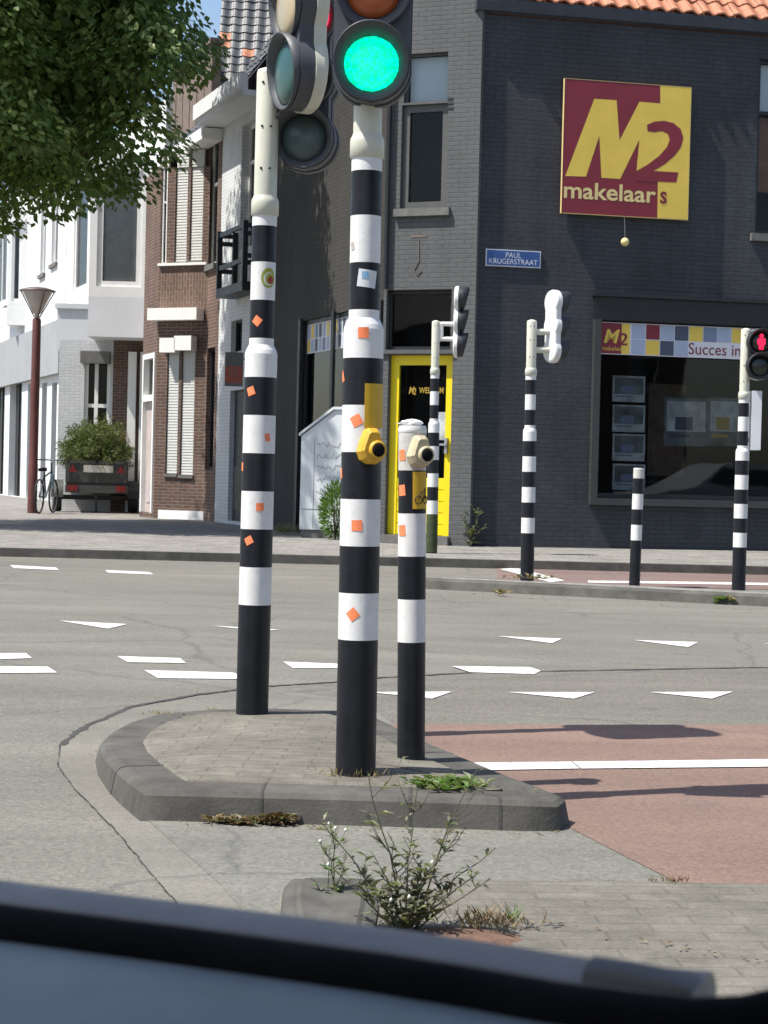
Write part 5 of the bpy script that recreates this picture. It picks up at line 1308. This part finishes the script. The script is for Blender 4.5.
def weed(name, label, cat, base, stems, mats, leafmi=0, flowers=0, group=None):
    """stems: list of (height, lean vec2, leaf count, leaf length, radius)"""
    t = thing(name, label, cat, base, 0, group); sm = MB(); lv = Leaves(); fm_ = MB()
    for (h, lean, nl, ll, r, br) in stems:
        p0 = Vector(base) + Vector((random.uniform(-.02, .02), random.uniform(-.02, .02), -.005)); pts = []
        for k in range(7):
            q = k / 6; pts.append(p0 + Vector((lean[0] * q ** 1.3, lean[1] * q ** 1.3, h * q)) + Vector((random.uniform(-1, 1), random.uniform(-1, 1), 0)) * .008 * q)
        sm.tube(pts, r, 5, taper=r * .35)
        twigs = [pts]
        for _ in range(br):
            k = random.randint(2, 5); a = random.uniform(0, 2 * PI); l = h * random.uniform(.2, .4)
            e = pts[k] + Vector((math.cos(a) * l * .55, math.sin(a) * l * .55, l * .75)); tw = [pts[k], pts[k].lerp(e, .5) + Vector((0, 0, -.01)), e]
            sm.tube(tw, r * .55, 4, taper=r * .25); twigs.append(tw)
        for tw in twigs:
            for _ in range(max(2, int(nl * (1 if tw is pts else .35)))):
                k = random.uniform(.05, .98) * (len(tw) - 1); i = int(k); p = tw[i].lerp(tw[min(i + 1, len(tw) - 1)], k - i)
                a = random.uniform(0, 2 * PI); d = Vector((math.cos(a), math.sin(a), random.uniform(.1, .9))).normalized()
                sc = ll * random.uniform(.5, 1.15) * (1.1 - .5 * (p.z - base[2]) / h); lv.leaf(p, d, Vector((0, 0, 1)), sc, sc * random.uniform(.22, .36), random.randrange(len(mats)), .35)
            if flowers and random.random() < flowers:
                fm_ = MB(); fm_.lathe([(.001, -.004), (.0045, 0), (.001, .0045)], 6, T=Matrix.Translation(tw[-1])); fm_.build('flower', M['flower'], t)
    sm.build('stem', M['weed_stem'], t); lv.build('foliage', mats, t)
    return t
wb = G(406, 934, KERB - .005)
random.seed(11)
st_ = []
for (h, lx, ly) in ((.31, -.09, .0), (.32, .12, .02), (.27, .02, .05), (.22, -.17, -.02), (.2, .12, -.03), (.17, .19, 0), (.16, -.06, -.04), (.15, .07, .03), (.18, -.02, .0), (.13, -.15, .03), (.12, .14, .03), (.15, .02, -.03), (.10, .10, -.05), (.11, -.10, -.05), (.09, .0, -.06), (.12, .16, -.02)):
    st_.append((h * 1.12, (lx, ly), 17, .048, .0025, 4))
weed('weed_plant', 'tall straggly grey green weed with many branches growing at the near kerb', 'weed', wb, st_, [M['weed'], M['weed_grey'], M['weed_grey']], flowers=.10)
wb2 = G(330, 897, KERB)
weed('weed_plant', 'small upright green weed with a white flower on the near kerb end', 'weed', wb2, [(.17, (-.01, 0), 16, .04, .002, 3), (.13, (-.035, .01), 12, .035, .002, 2), (.10, (.03, 0), 10, .04, .002, 1), (.16, (.012, .0), 6, .03, .0015, 1), (.05, (.05, 0), 8, .04, .002, 0), (.05, (-.03, 0), 8, .04, .002, 0)], [M['weed'], M['weed_green']], flowers=.2)
def tuft(name, label, cat, px, py, z, wid, n, h, mats, dep=.04, leafy=False, group=None):
    b = G(px, py, z); lv = Leaves()
    for _ in range(n):
        p = b + Vector((max(-wid, min(wid, random.gauss(0, wid * .4))), max(-dep, min(dep, random.gauss(0, dep * .5))), 0)); a = random.uniform(0, 2 * PI)
        hh_ = h * random.uniform(.4, 1.1)
        if leafy:
            d = Vector((math.cos(a), math.sin(a), random.uniform(.05, .9))).normalized(); lv.leaf(p + Vector((0, 0, random.uniform(0, h * .3))), d, Vector((0, 0, 1)), hh_ * 1.3, hh_ * .5, random.randrange(len(mats)), .4)
        else:
            d = Vector((math.cos(a) * .5, math.sin(a) * .5, 1)).normalized(); lv.leaf(p, d, Vector((math.sin(a), -math.cos(a), .2)), hh_, max(.0035, hh_ * .06), random.randrange(len(mats)), .5)
    return tag(lv.build(name, mats), label, cat, group)
random.seed(5)
tuft('weed_rosette', 'low fresh green leafy weed on the front kerb of the island', 'weed', 447, 786, .105, .12, 260, .036, [M['weed_green'], M['weed']], .09, True)
tuft('dry_weed', 'clump of dry brown weed at the foot of the island kerb', 'weed', 238, 822, .012, .10, 330, .026, [M['dry_brown'], M['dry_grass'], M['weed_grey']], .03, True)
tuft('dry_weed', 'dark reddish dry weed against the middle of the island kerb', 'weed', 277, 822, .012, .05, 330, .036, [M['dry_brown'], M['dry_brown'], M['weed_grey']], .03, True)
tuft('dry_grass', 'pale dry grass around the foot of the nearest signal post', 'grass', 360, 779, .10, .14, 130, .05, [M['dry_grass']], .04)
tuft('dry_grass', 'thin dry grass at the right end of the island kerb', 'grass', 528, 826, .01, .09, 90, .025, [M['dry_grass'], M['dry_brown']], .02)
tuft('dry_grass', 'broad dry grass patch on bare soil right of the tall weed', 'grass', 490, 926, .10, .11, 170, .05, [M['dry_grass'], M['dry_brown']], .06)
tuft('grass_tuft', 'small bright green grass tuft right of the dry soil', 'grass', 512, 922, .10, .012, 16, .05, [M['weed_green']], .01)
tuft('grass_tuft', 'short pale grass tuft behind the left signal post', 'grass', 212, 716, .07, .05, 40, .05, [M['dry_grass'], M['weed']], .03)
tuft('grass_tuft', 'dark little weed right of the left signal post', 'weed', 312, 719, .09, .05, 40, .035, [M['weed_grey']], .02, True)
tuft('dry_grass', 'dry grass line on the left back edge of the island', 'grass', 165, 715, .06, .16, 70, .022, [M['dry_grass']], .03)
tuft('grass_tuft', 'dry tuft between the left post and the dark weed', 'grass', 288, 717, .085, .05, 40, .03, [M['dry_grass']], .02)
tuft('dry_grass', 'dry grass growing at the kerb behind the front pavement', 'grass', 668, 882, .10, .07, 60, .02, [M['dry_grass'], M['dry_brown']], .02)
tuft('grass_tuft', 'dry yellow grass at the left foot of the street cabinet', 'grass', 284, 534, KERB, .3, 160, .2, [M['dry_grass'], M['weed']], .2)
tuft('dry_grass', 'yellowish weed tuft on the edge of the far island', 'weed', 727, 602, .02, .12, 50, .10, [M['dry_grass'], M['weed_green']], .06, True)
tuft('dry_grass', 'dry tuft at the foot of the post before the dark wall', 'weed', 533, 579, KERB, .3, 60, .06, [M['dry_grass'], M['weed_grey']], .1, True)
tuft('dry_grass', 'dry weeds at the left tip of the far island', 'weed', 500, 594, .02, .06, 30, .06, [M['dry_grass'], M['weed_grey']], .05, True)
b = X(471, 538, 26.3); b.z = KERB
weed('weed_plant', 'spindly weed growing at the corner of the dark wall', 'weed', b, [(.55, (.1, 0), 14, .14, .006, 3), (.45, (-.15, 0), 14, .14, .006, 3), (.35, (.25, 0), 12, .14, .006, 2), (.3, (-.05, 0), 14, .14, .006, 1)], [M['weed'], M['weed_grey']])
b = X(335, 536, 27.75); b.z = KERB
lv = Leaves()
for _ in range(1300):
    d = rv(); p = b + Vector((d.x * .26, d.y * .25, .55 + d.z * .55)) * 1.0 * 1; k = random.uniform(.5, 1); p = b + Vector((d.x * .23 * k, d.y * .19 * k, .42 + d.z * .42 * k))
    lv.leaf(p, (d + Vector((0, 0, .6))).normalized(), rv(), random.uniform(.05, .10), .022, 0)
bsh = thing('bush', 'feathery green bush growing behind the nearest post beside the cabinet', 'bush', b); lv.build('foliage', [M['weed_green']], bsh)
mb = MB()
for k in range(5): mb.tube([b, b + Vector((random.uniform(-.15, .15), random.uniform(-.1, .1), .6))], .012, 5, taper=.004)
mb.build('stem', M['bark'], bsh)
# bare soil by the tall weed
b = G(455, 936, KERB); mb = MB(); c = Vector((b.x, b.y, KERB + .012)); ring = [Vector((b.x + .17 * math.cos(a) * random.uniform(.8, 1.1), b.y + .10 * math.sin(a) * random.uniform(.8, 1.1), KERB - .002)) for a in np.linspace(0, 2 * PI, 24, endpoint=False)]
for k in range(24): mb.face([ring[k], ring[(k + 1) % 24], c], 0, None, True)
tag(mb.build('bare_soil', M['soil']), kind='structure')
# scattered dead leaves and grit along kerbs
lv = Leaves()
for (x0, y0, x1, y1, z, n) in ((150, 820, 560, 832, .010, 60), (92, 748, 146, 812, .012, 30), (160, 714, 372, 722, .09, 60), (430, 592, 768, 609, .006, 40), (0, 558, 400, 562, .006, 60), (480, 553, 768, 558, KERB + .002, 40), (420, 900, 768, 960, .104, 40), (150, 720, 540, 790, .105, 26)):
    for _ in range(n):
        t_ = random.random(); p = G(x0 + (x1 - x0) * t_ + random.uniform(-6, 6), y0 + (y1 - y0) * t_ + random.uniform(-2, 4), z); p.z = max(p.z, z)
        sc = .011 * (1 + p.y / 12); a = random.uniform(0, 2 * PI); lv.leaf(p, Vector((math.cos(a), math.sin(a), .15)).normalized(), Vector((0, 0, 1)), sc * random.uniform(.5, 1.3), sc * .5, random.randrange(2), .3)
tag(lv.build('leaf_litter', [M['dry_grass'], M['dry_brown']]), 'dry leaf litter along the kerbs', None, None, 'stuff')

# ---------------------------------------------------------------- lamp post
b = G(32, 513, KERB); s = F / b.y
lp = thing('street_lamp', 'dark red street lamp post with conical lantern in front of the garage doors', 'street lamp', b, 0, None, math.radians(.25))
hz1 = X(36, 318, b.y).z - KERB; htop = X(36, 289, b.y).z - KERB
mb = MB(); mb.lathe([(.098, -.05), (.098, 1.0), (.092, 1.02), (.092, 2.4), (.088, hz1 - .05), (.07, hz1)], 20); mb.build('post', M['rust_red'], lp, True)
mb = MB(); k = (htop - hz1); mb.lathe([(.05, hz1), (.05, hz1 + .08), (.085, hz1 + .10), (.30, hz1 + k * .90), (.30, hz1 + k * .92)], 24); mb.build('lantern', M['lamp_shade'], lp, True)
mb = MB(); mb.lathe([(.37, hz1 + k * .92), (.37, hz1 + k * .95), (.2, hz1 + k * 1.04), (.05, hz1 + k * 1.07)], 24)
for q in range(4):
    a = q * PI / 2 + .6; mb.tube([Vector((.06 * math.cos(a), .06 * math.sin(a), hz1 + .02)), Vector((.37 * math.cos(a), .37 * math.sin(a), hz1 + k * .92))], .012, 5)
mb.build('cap', M['lamp_cap'], lp, True)

# ---------------------------------------------------------------- bicycle leaning by the lamp
b = G(46, 513, KERB); bk = thing('bicycle', 'dark bicycle standing beside the red lamp post', 'bicycle', b, math.radians(85))
def wheel(cx):
    m = MB(); c = Vector((cx, 0, .35)); m.tube([c + Vector((.34 * math.cos(a), 0, .34 * math.sin(a))) for a in np.linspace(0, 2 * PI, 33)], .02, 6)
    w_ = m.build('wheel', M['tyre'], bk, True); m = MB()
    for k in range(10): a = k * PI / 5; m.tube([c, c + Vector((.33 * math.cos(a), 0, .33 * math.sin(a)))], .004, 3)
    m.build('spoke', M['metal'], w_, True)
wheel(-.55); wheel(.55)
m = MB(); V_ = Vector
for pts in ([(-.55, 0, .35), (-.05, 0, .32), (-.2, 0, .85)], [(-.55, 0, .35), (-.18, 0, .78)], [(-.05, 0, .32), (.38, 0, .78)], [(-.18, 0, .75), (.36, 0, .86)], [(.55, 0, .35), (.36, 0, .9), (.34, 0, 1.05)]): m.tube([V_(p) for p in pts], .018, 6)
m.build('frame', M['bike'], bk, True)
m = MB(); m.tube([V_((.25, -.3, 1.1)), V_((.34, -.15, 1.1)), V_((.34, .15, 1.1)), V_((.25, .3, 1.1))], .015, 6); m.build('handlebar', M['bike'], bk, True)
m = MB(); m.prism([V_((-.34, -.09, .92)), V_((-.34, .09, .92)), V_((-.1, .03, .94)), V_((-.1, -.03, .94))], (0, 0, -.06)); m.build('saddle', M['black_rubber'], bk, True)
m = MB(); m.prism([V_((.40, -.03, .5)), V_((.5, -.03, .5)), V_((.46, -.03, .8)), V_((.36, -.03, .8))], (0, .06, 0)); m.build('child_guard', M['bike_blue'], bk, True)

# ---------------------------------------------------------------- trailer
b = G(96, 513, KERB); tz = KERB; s = F / b.y
tr = thing('trailer', 'small dark box trailer seen from behind with red lights, parked on the pavement', 'trailer', b, math.radians(10))
pxm = lambda p: p / s
Wt = pxm(60); zb_, zt_ = pxm(21), pxm(51)
m = MB(); m.box(-Wt / 2, Wt / 2, .05, 2.2, zb_ + .14, zt_); m.build('box', M['trailer'], tr, True)
m = MB(); m.box(-Wt / 2 - .02, Wt / 2 + .02, .0, .048, zb_ + .20, zt_ + .03)
for x in (-Wt / 2 + .04, 0, Wt / 2 - .04): m.box(x - .025, x + .025, -.02, -.001, zb_ + .2, zt_ + .03)
m.box(-Wt / 2, Wt / 2, -.02, -.001, zt_ - .04, zt_ + .03); tg = m.build('tailgate', M['trailer'], tr, True)
m = MB(); m.box(-.28, .34, -.04, -.022, zt_ - .22, zt_ - .07); m.build('number_plate', M['plate'], tg, True)
m = MB(); m.box(-Wt / 2 - .02, Wt / 2 + .02, -.05, .04, zb_ - .02, zb_ + .14); m.build('rear_bar', M['trailer'], tr, True)
for sx in (-1, 1):
    m = MB(); x = sx * (Wt / 2 - .13); m.prism([Vector((x - .09, -.03, zt_ - .22)), Vector((x + .09, -.03, zt_ - .22)), Vector((x, -.03, zt_ - .06))], (0, .01, 0)); m.build('reflector', M['tail_red'], tr, True)
    m = MB(); m.box(x - .1, x + .1, -.08, -.051, zb_ + .01, zb_ + .14); m.build('tail_light', M['tail_red'], tr, True)
    T = Matrix.Translation((sx * (Wt / 2 + .18), 1.1, .31)) @ Matrix.Rotation(PI / 2, 4, 'Y')
    m = MB(); m.lathe([(.19, -.09), (.29, -.10), (.31, -.07), (.31, .07), (.29, .10), (.19, .09)], 28, T=T); wo_ = m.build('wheel', M['tyre'], tr, True)
    m = MB(); m.lathe([(.18, -.07), (.17, -.06), (.05, -.03), (.05, .03), (.17, .06), (.18, .07)], 20, T=T); m.build('rim', M['metal'], wo_, True)
    m = MB(); rows = []
    for rr_, x0 in ((.38, -.13), (.38, .13)): rows.append([Vector((sx * (Wt / 2 + .18) + x0, 1.1 + rr_ * math.cos(a), .31 + rr_ * math.sin(a))) for a in np.linspace(0, PI, 14)])
    m.grid(rows); m.build('mudguard', M['dark_wood'] if sx > 0 else M['trailer'], tr, True)
m = MB(); m.box(-Wt / 2 - .1, Wt / 2 + .1, 1.05, 1.15, .26, .36); m.tube([(0, 2.2, .45), (0, 3.4, .45)], .05, 8); m.box(-.06, .06, .2, 2.2, zb_ - .1, zb_ + .12); m.build('chassis', M['dark_wood'], tr, True)
m = MB(); m.tube([(0, .25, .02), (0, .25, zb_)], .03, 6); m.box(-.08, .08, .17, .33, 0, .02); m.build('prop_stand', M['dark_wood'], tr, True)
# heap of cut conifer branches in the trailer
lv = Leaves(); Tt = WM[tr]; random.seed(3)
hh_ = pxm(38)
for _ in range(480):
    d = rv(); k = random.uniform(.3, 1) ** .5; c = Vector((d.x * (Wt / 2 - .06) * k, 1.1 + d.y * 1.05 * k, zt_ + .12 + max(-.05, d.z) * hh_ * .88 * k))
    ax = (Vector((d.x, d.y * .6, d.z * .3)) + rv() * .8 + Vector((0, 0, -.15))).normalized()
    for _ in range(48):
        q = random.uniform(-.3, .3); p = c + ax * q + rv() * .05; dd_ = (ax * .8 + rv() * .9).normalized()
        lv.leaf(Tt @ p, dd_, rv(), random.uniform(.07, .15), random.uniform(.015, .03), 0, .1)
tag(lv.build('cut_branches', [M['conifer']]), 'heap of cut green conifer branches loaded in the trailer', 'branches')

# ---------------------------------------------------------------- our own car: sill of the side window
cz = CAMZ - .20; d0 = Vector((.93, -.36)).normalized(); n0 = Vector((.36, .93)).normalized(); O = Vector((0, .775))
car = thing('car_door', 'dark car door sill with black window seal along the bottom of the view', 'car', (O.x, O.y, cz - .5))
ctrl = [(Vector((-1.1, 1.28)), 0.0)] + [(Vector(G(a, b, cz)[:2]), 0.0) for a, b in ((-260, 872), (-120, 889), (0, 905), (190, 929), (384, 955), (480, 970), (560, 984))]
e_ = ctrl[-1][0]
for a, b, l_ in ((630, 993, 0.0), (690, 1000, .0005), (740, 1003, .0025), (790, 1003, .007), (860, 1000, .018)): ctrl.append((Vector(G(a, b, cz)[:2]), l_))
path = []
for (p_, l0_), (q_, l1_) in zip(ctrl, ctrl[1:]):
    for t_ in np.linspace(0, 1, 6, endpoint=False): path.append((p_.lerp(q_, t_), l0_ + (l1_ - l0_) * t_))
path.append(ctrl[-1])
def sweep(prof, name, mat, parent, upto=None):
    rows = []
    for p, lift in (path if upto is None else path[:upto]):
        rows.append([Vector((p.x + n0.x * n, p.y + n0.y * n, cz + z + lift)) for n, z in prof])
    m = MB(); m.grid(rows, 0, True, True); m.face(list(reversed(rows[0]))); m.face(rows[-1]); return m.build(name, mat, parent)
sweep([(-.0150, -.0120), (-.03, -.0145), (-.07, -.020), (-.14, -.034), (-.26, -.06), (-.36, -.14), (-.38, -.4), (-.30, -.4), (-.02, -.08)], 'door_panel', M['dash'], car)
sweep([(-.0145, -.03), (-.0148, -.0112), (-.0125, -.0060), (-.0075, -.0018), (-.003, -.0002), (0.002, .0), (.004, -.001), (.0042, -.03)], 'window_seal', M['black_rubber'], car)
sweep([(.0046, -.03), (.0046, -.0006), (.010, .0006), (.028, .0010), (.044, .0), (.052, -.006), (.062, -.05), (.08, -.45), (.03, -.45)], 'outer_panel', M['trim'], car, 55)
m = MB(); m.box(-1.3, 1.0, -1.9, .78, 1.44, 1.48); m.build('roof', M['trim'], car)  # unseen roof slab, added overhead to keep the sun off the sill
# low grey mound added on the outer panel near the right end
m = MB(); rows = []
for k in range(16):
    q = k / 15; h = .001 + .0055 * math.sqrt(max(0.02, 1 - q * q)); p = Vector(G(578 + 108 * q, 986 + 14 * q, cz)[:2])
    rows.append([Vector((p.x + n0.x * n, p.y + n0.y * n, cz + z)) for n, z in ((.006, -.01), (.006, h * .6), (.014, h), (.024, h), (.034, h * .5), (.036, -.03))])
m.grid(rows, 0, True, True); m.face(list(reversed(rows[0]))); m.face(rows[-1]); m.build('panel_mound', pm('mound_plastic', (0.15, 0.155, 0.16), .7), car)

# ---------------------------------------------------------------- silver car on the road to the right, mirrored in the shop window
sc = thing('parked_car', 'silver hatchback on the road, seen mirrored in the shop window', 'car', (12.3, 16.6, 0), 0)
M['silver'] = pm('silver_paint', (0.62, 0.64, 0.66), 0.3, .3, var=.03); M['car_glass'] = pm('car_glass', (0.02, 0.025, 0.03), 0.08)
pr = [(-2.1, .35), (-2.15, .62), (-1.95, .80), (-1.0, .95), (-.9, .98), (1.3, 1.0), (1.95, .95), (2.05, .6), (2.0, .35)]
def shell(pts, w0, w1, z0, z1, T=None):
    rows = []
    for y, k in ((-1, .93), (-.97, 1), (.97, 1), (1, .93)):
        row = []
        for x, z in pts:
            wv = w0 + (w1 - w0) * max(0, min(1, (z - z0) / (z1 - z0))); row.append(Vector((x * (.995 if k < 1 else 1), y * wv, z)))
        rows.append(row)
    m = MB(); m.grid(rows, 0, False, False)
    for r_ in zip(*rows): pass
    m.face(list(reversed(rows[0]))); m.face(rows[-1]); m.face([rows[0][0], rows[-1][0], rows[-1][-1], rows[0][-1]]); return m
shell(pr, .86, .82, .35, 1.0).build('body', M['silver'], sc, True)
shell([(-1.0, .95), (-.15, 1.42), (.1, 1.47), (1.1, 1.45), (1.5, 1.36), (1.95, .96)], .80, .60, .95, 1.47).build('cabin', M['silver'], sc, True)
for sy in (-1, 1):
    m = MB(); m.face([Vector((x, sy * y, z)) for x, y, z in ((-.68, .795, 1.02), (.2, .80, 1.02), (.2, .645, 1.36), (-.2, .645, 1.36))]); m.build('side_window', M['car_glass'], sc, True)
    m = MB(); m.face([Vector((x, sy * y, z)) for x, y, z in ((.28, .80, 1.02), (1.45, .80, 1.02), (1.25, .65, 1.34), (.28, .645, 1.36))]); m.build('side_window', M['car_glass'], sc, True)
    for x in (-1.3, 1.3):
        T = Matrix.Translation((x, sy * .78, .31)) @ Matrix.Rotation(PI / 2, 4, 'X'); m = MB(); m.lathe([(.18, -.10), (.29, -.11), (.31, -.08), (.31, .08), (.29, .11), (.18, .10)], 24, T=T); wo_ = m.build('wheel', M['tyre'], sc, True)
        m = MB(); m.lathe([(.01, -.1), (.19, -.09), (.19, .09), (.01, .1)], 20, T=T); m.build('rim', M['metal'], wo_, True)

# ---------------------------------------------------------------- houses across the road, mirrored in the shop windows
def facing_house(x0, x1, y, h, mat, label):
    t = thing('row_house', label, 'house', ((x0 + x1) / 2, y, 0), 0, None)
    f = Face((x1, y), (-1, 0)); L_ = x1 - x0; n = int(L_ / 3.2)
    for k in range(n):
        for zz in (1.0, 4.4):
            u = (k + .5) * L_ / n; window(f, t, (u - .65, u + .65, zz, zz + 1.9), M['white_wood'], M['glass'], depth=.12, fw=.09, back=M['curtain'], mz=(.68,), sill=M['stone'])
    m = MB(); f.wall(m, 0, L_, 0, h, .2); poly_wall(m, [(x0, y), (x0, y - 8), (x1, y - 8), (x1, y)], 0, h); m.build('wall', mat, t)
    m = MB(); m.face([(x0 - .2, y + .3, h - .1), (x1 + .2, y + .3, h - .1), (x1 + .2, y - 4, h + 3.2), (x0 - .2, y - 4, h + 3.2)]); m.face([(x0 - .2, y - 8.3, h - .1), (x1 + .2, y - 8.3, h - .1), (x1 + .2, y - 4, h + 3.2), (x0 - .2, y - 4, h + 3.2)])
    for xx in (x0, x1): m.face([(xx, y, h), (xx, y - 8, h), (xx, y - 4, h + 3.1)])
    m.build('roof', M['tile_grey'], t)
facing_house(7, 29, -9, 6.8, M['brick_brown'], 'brown brick terrace across the road, mirrored in the large shop window')
facing_house(-42, -14, -9, 7.2, M['brick_brown'], 'longer brown brick terrace across the road, mirrored in the window above the yellow door')
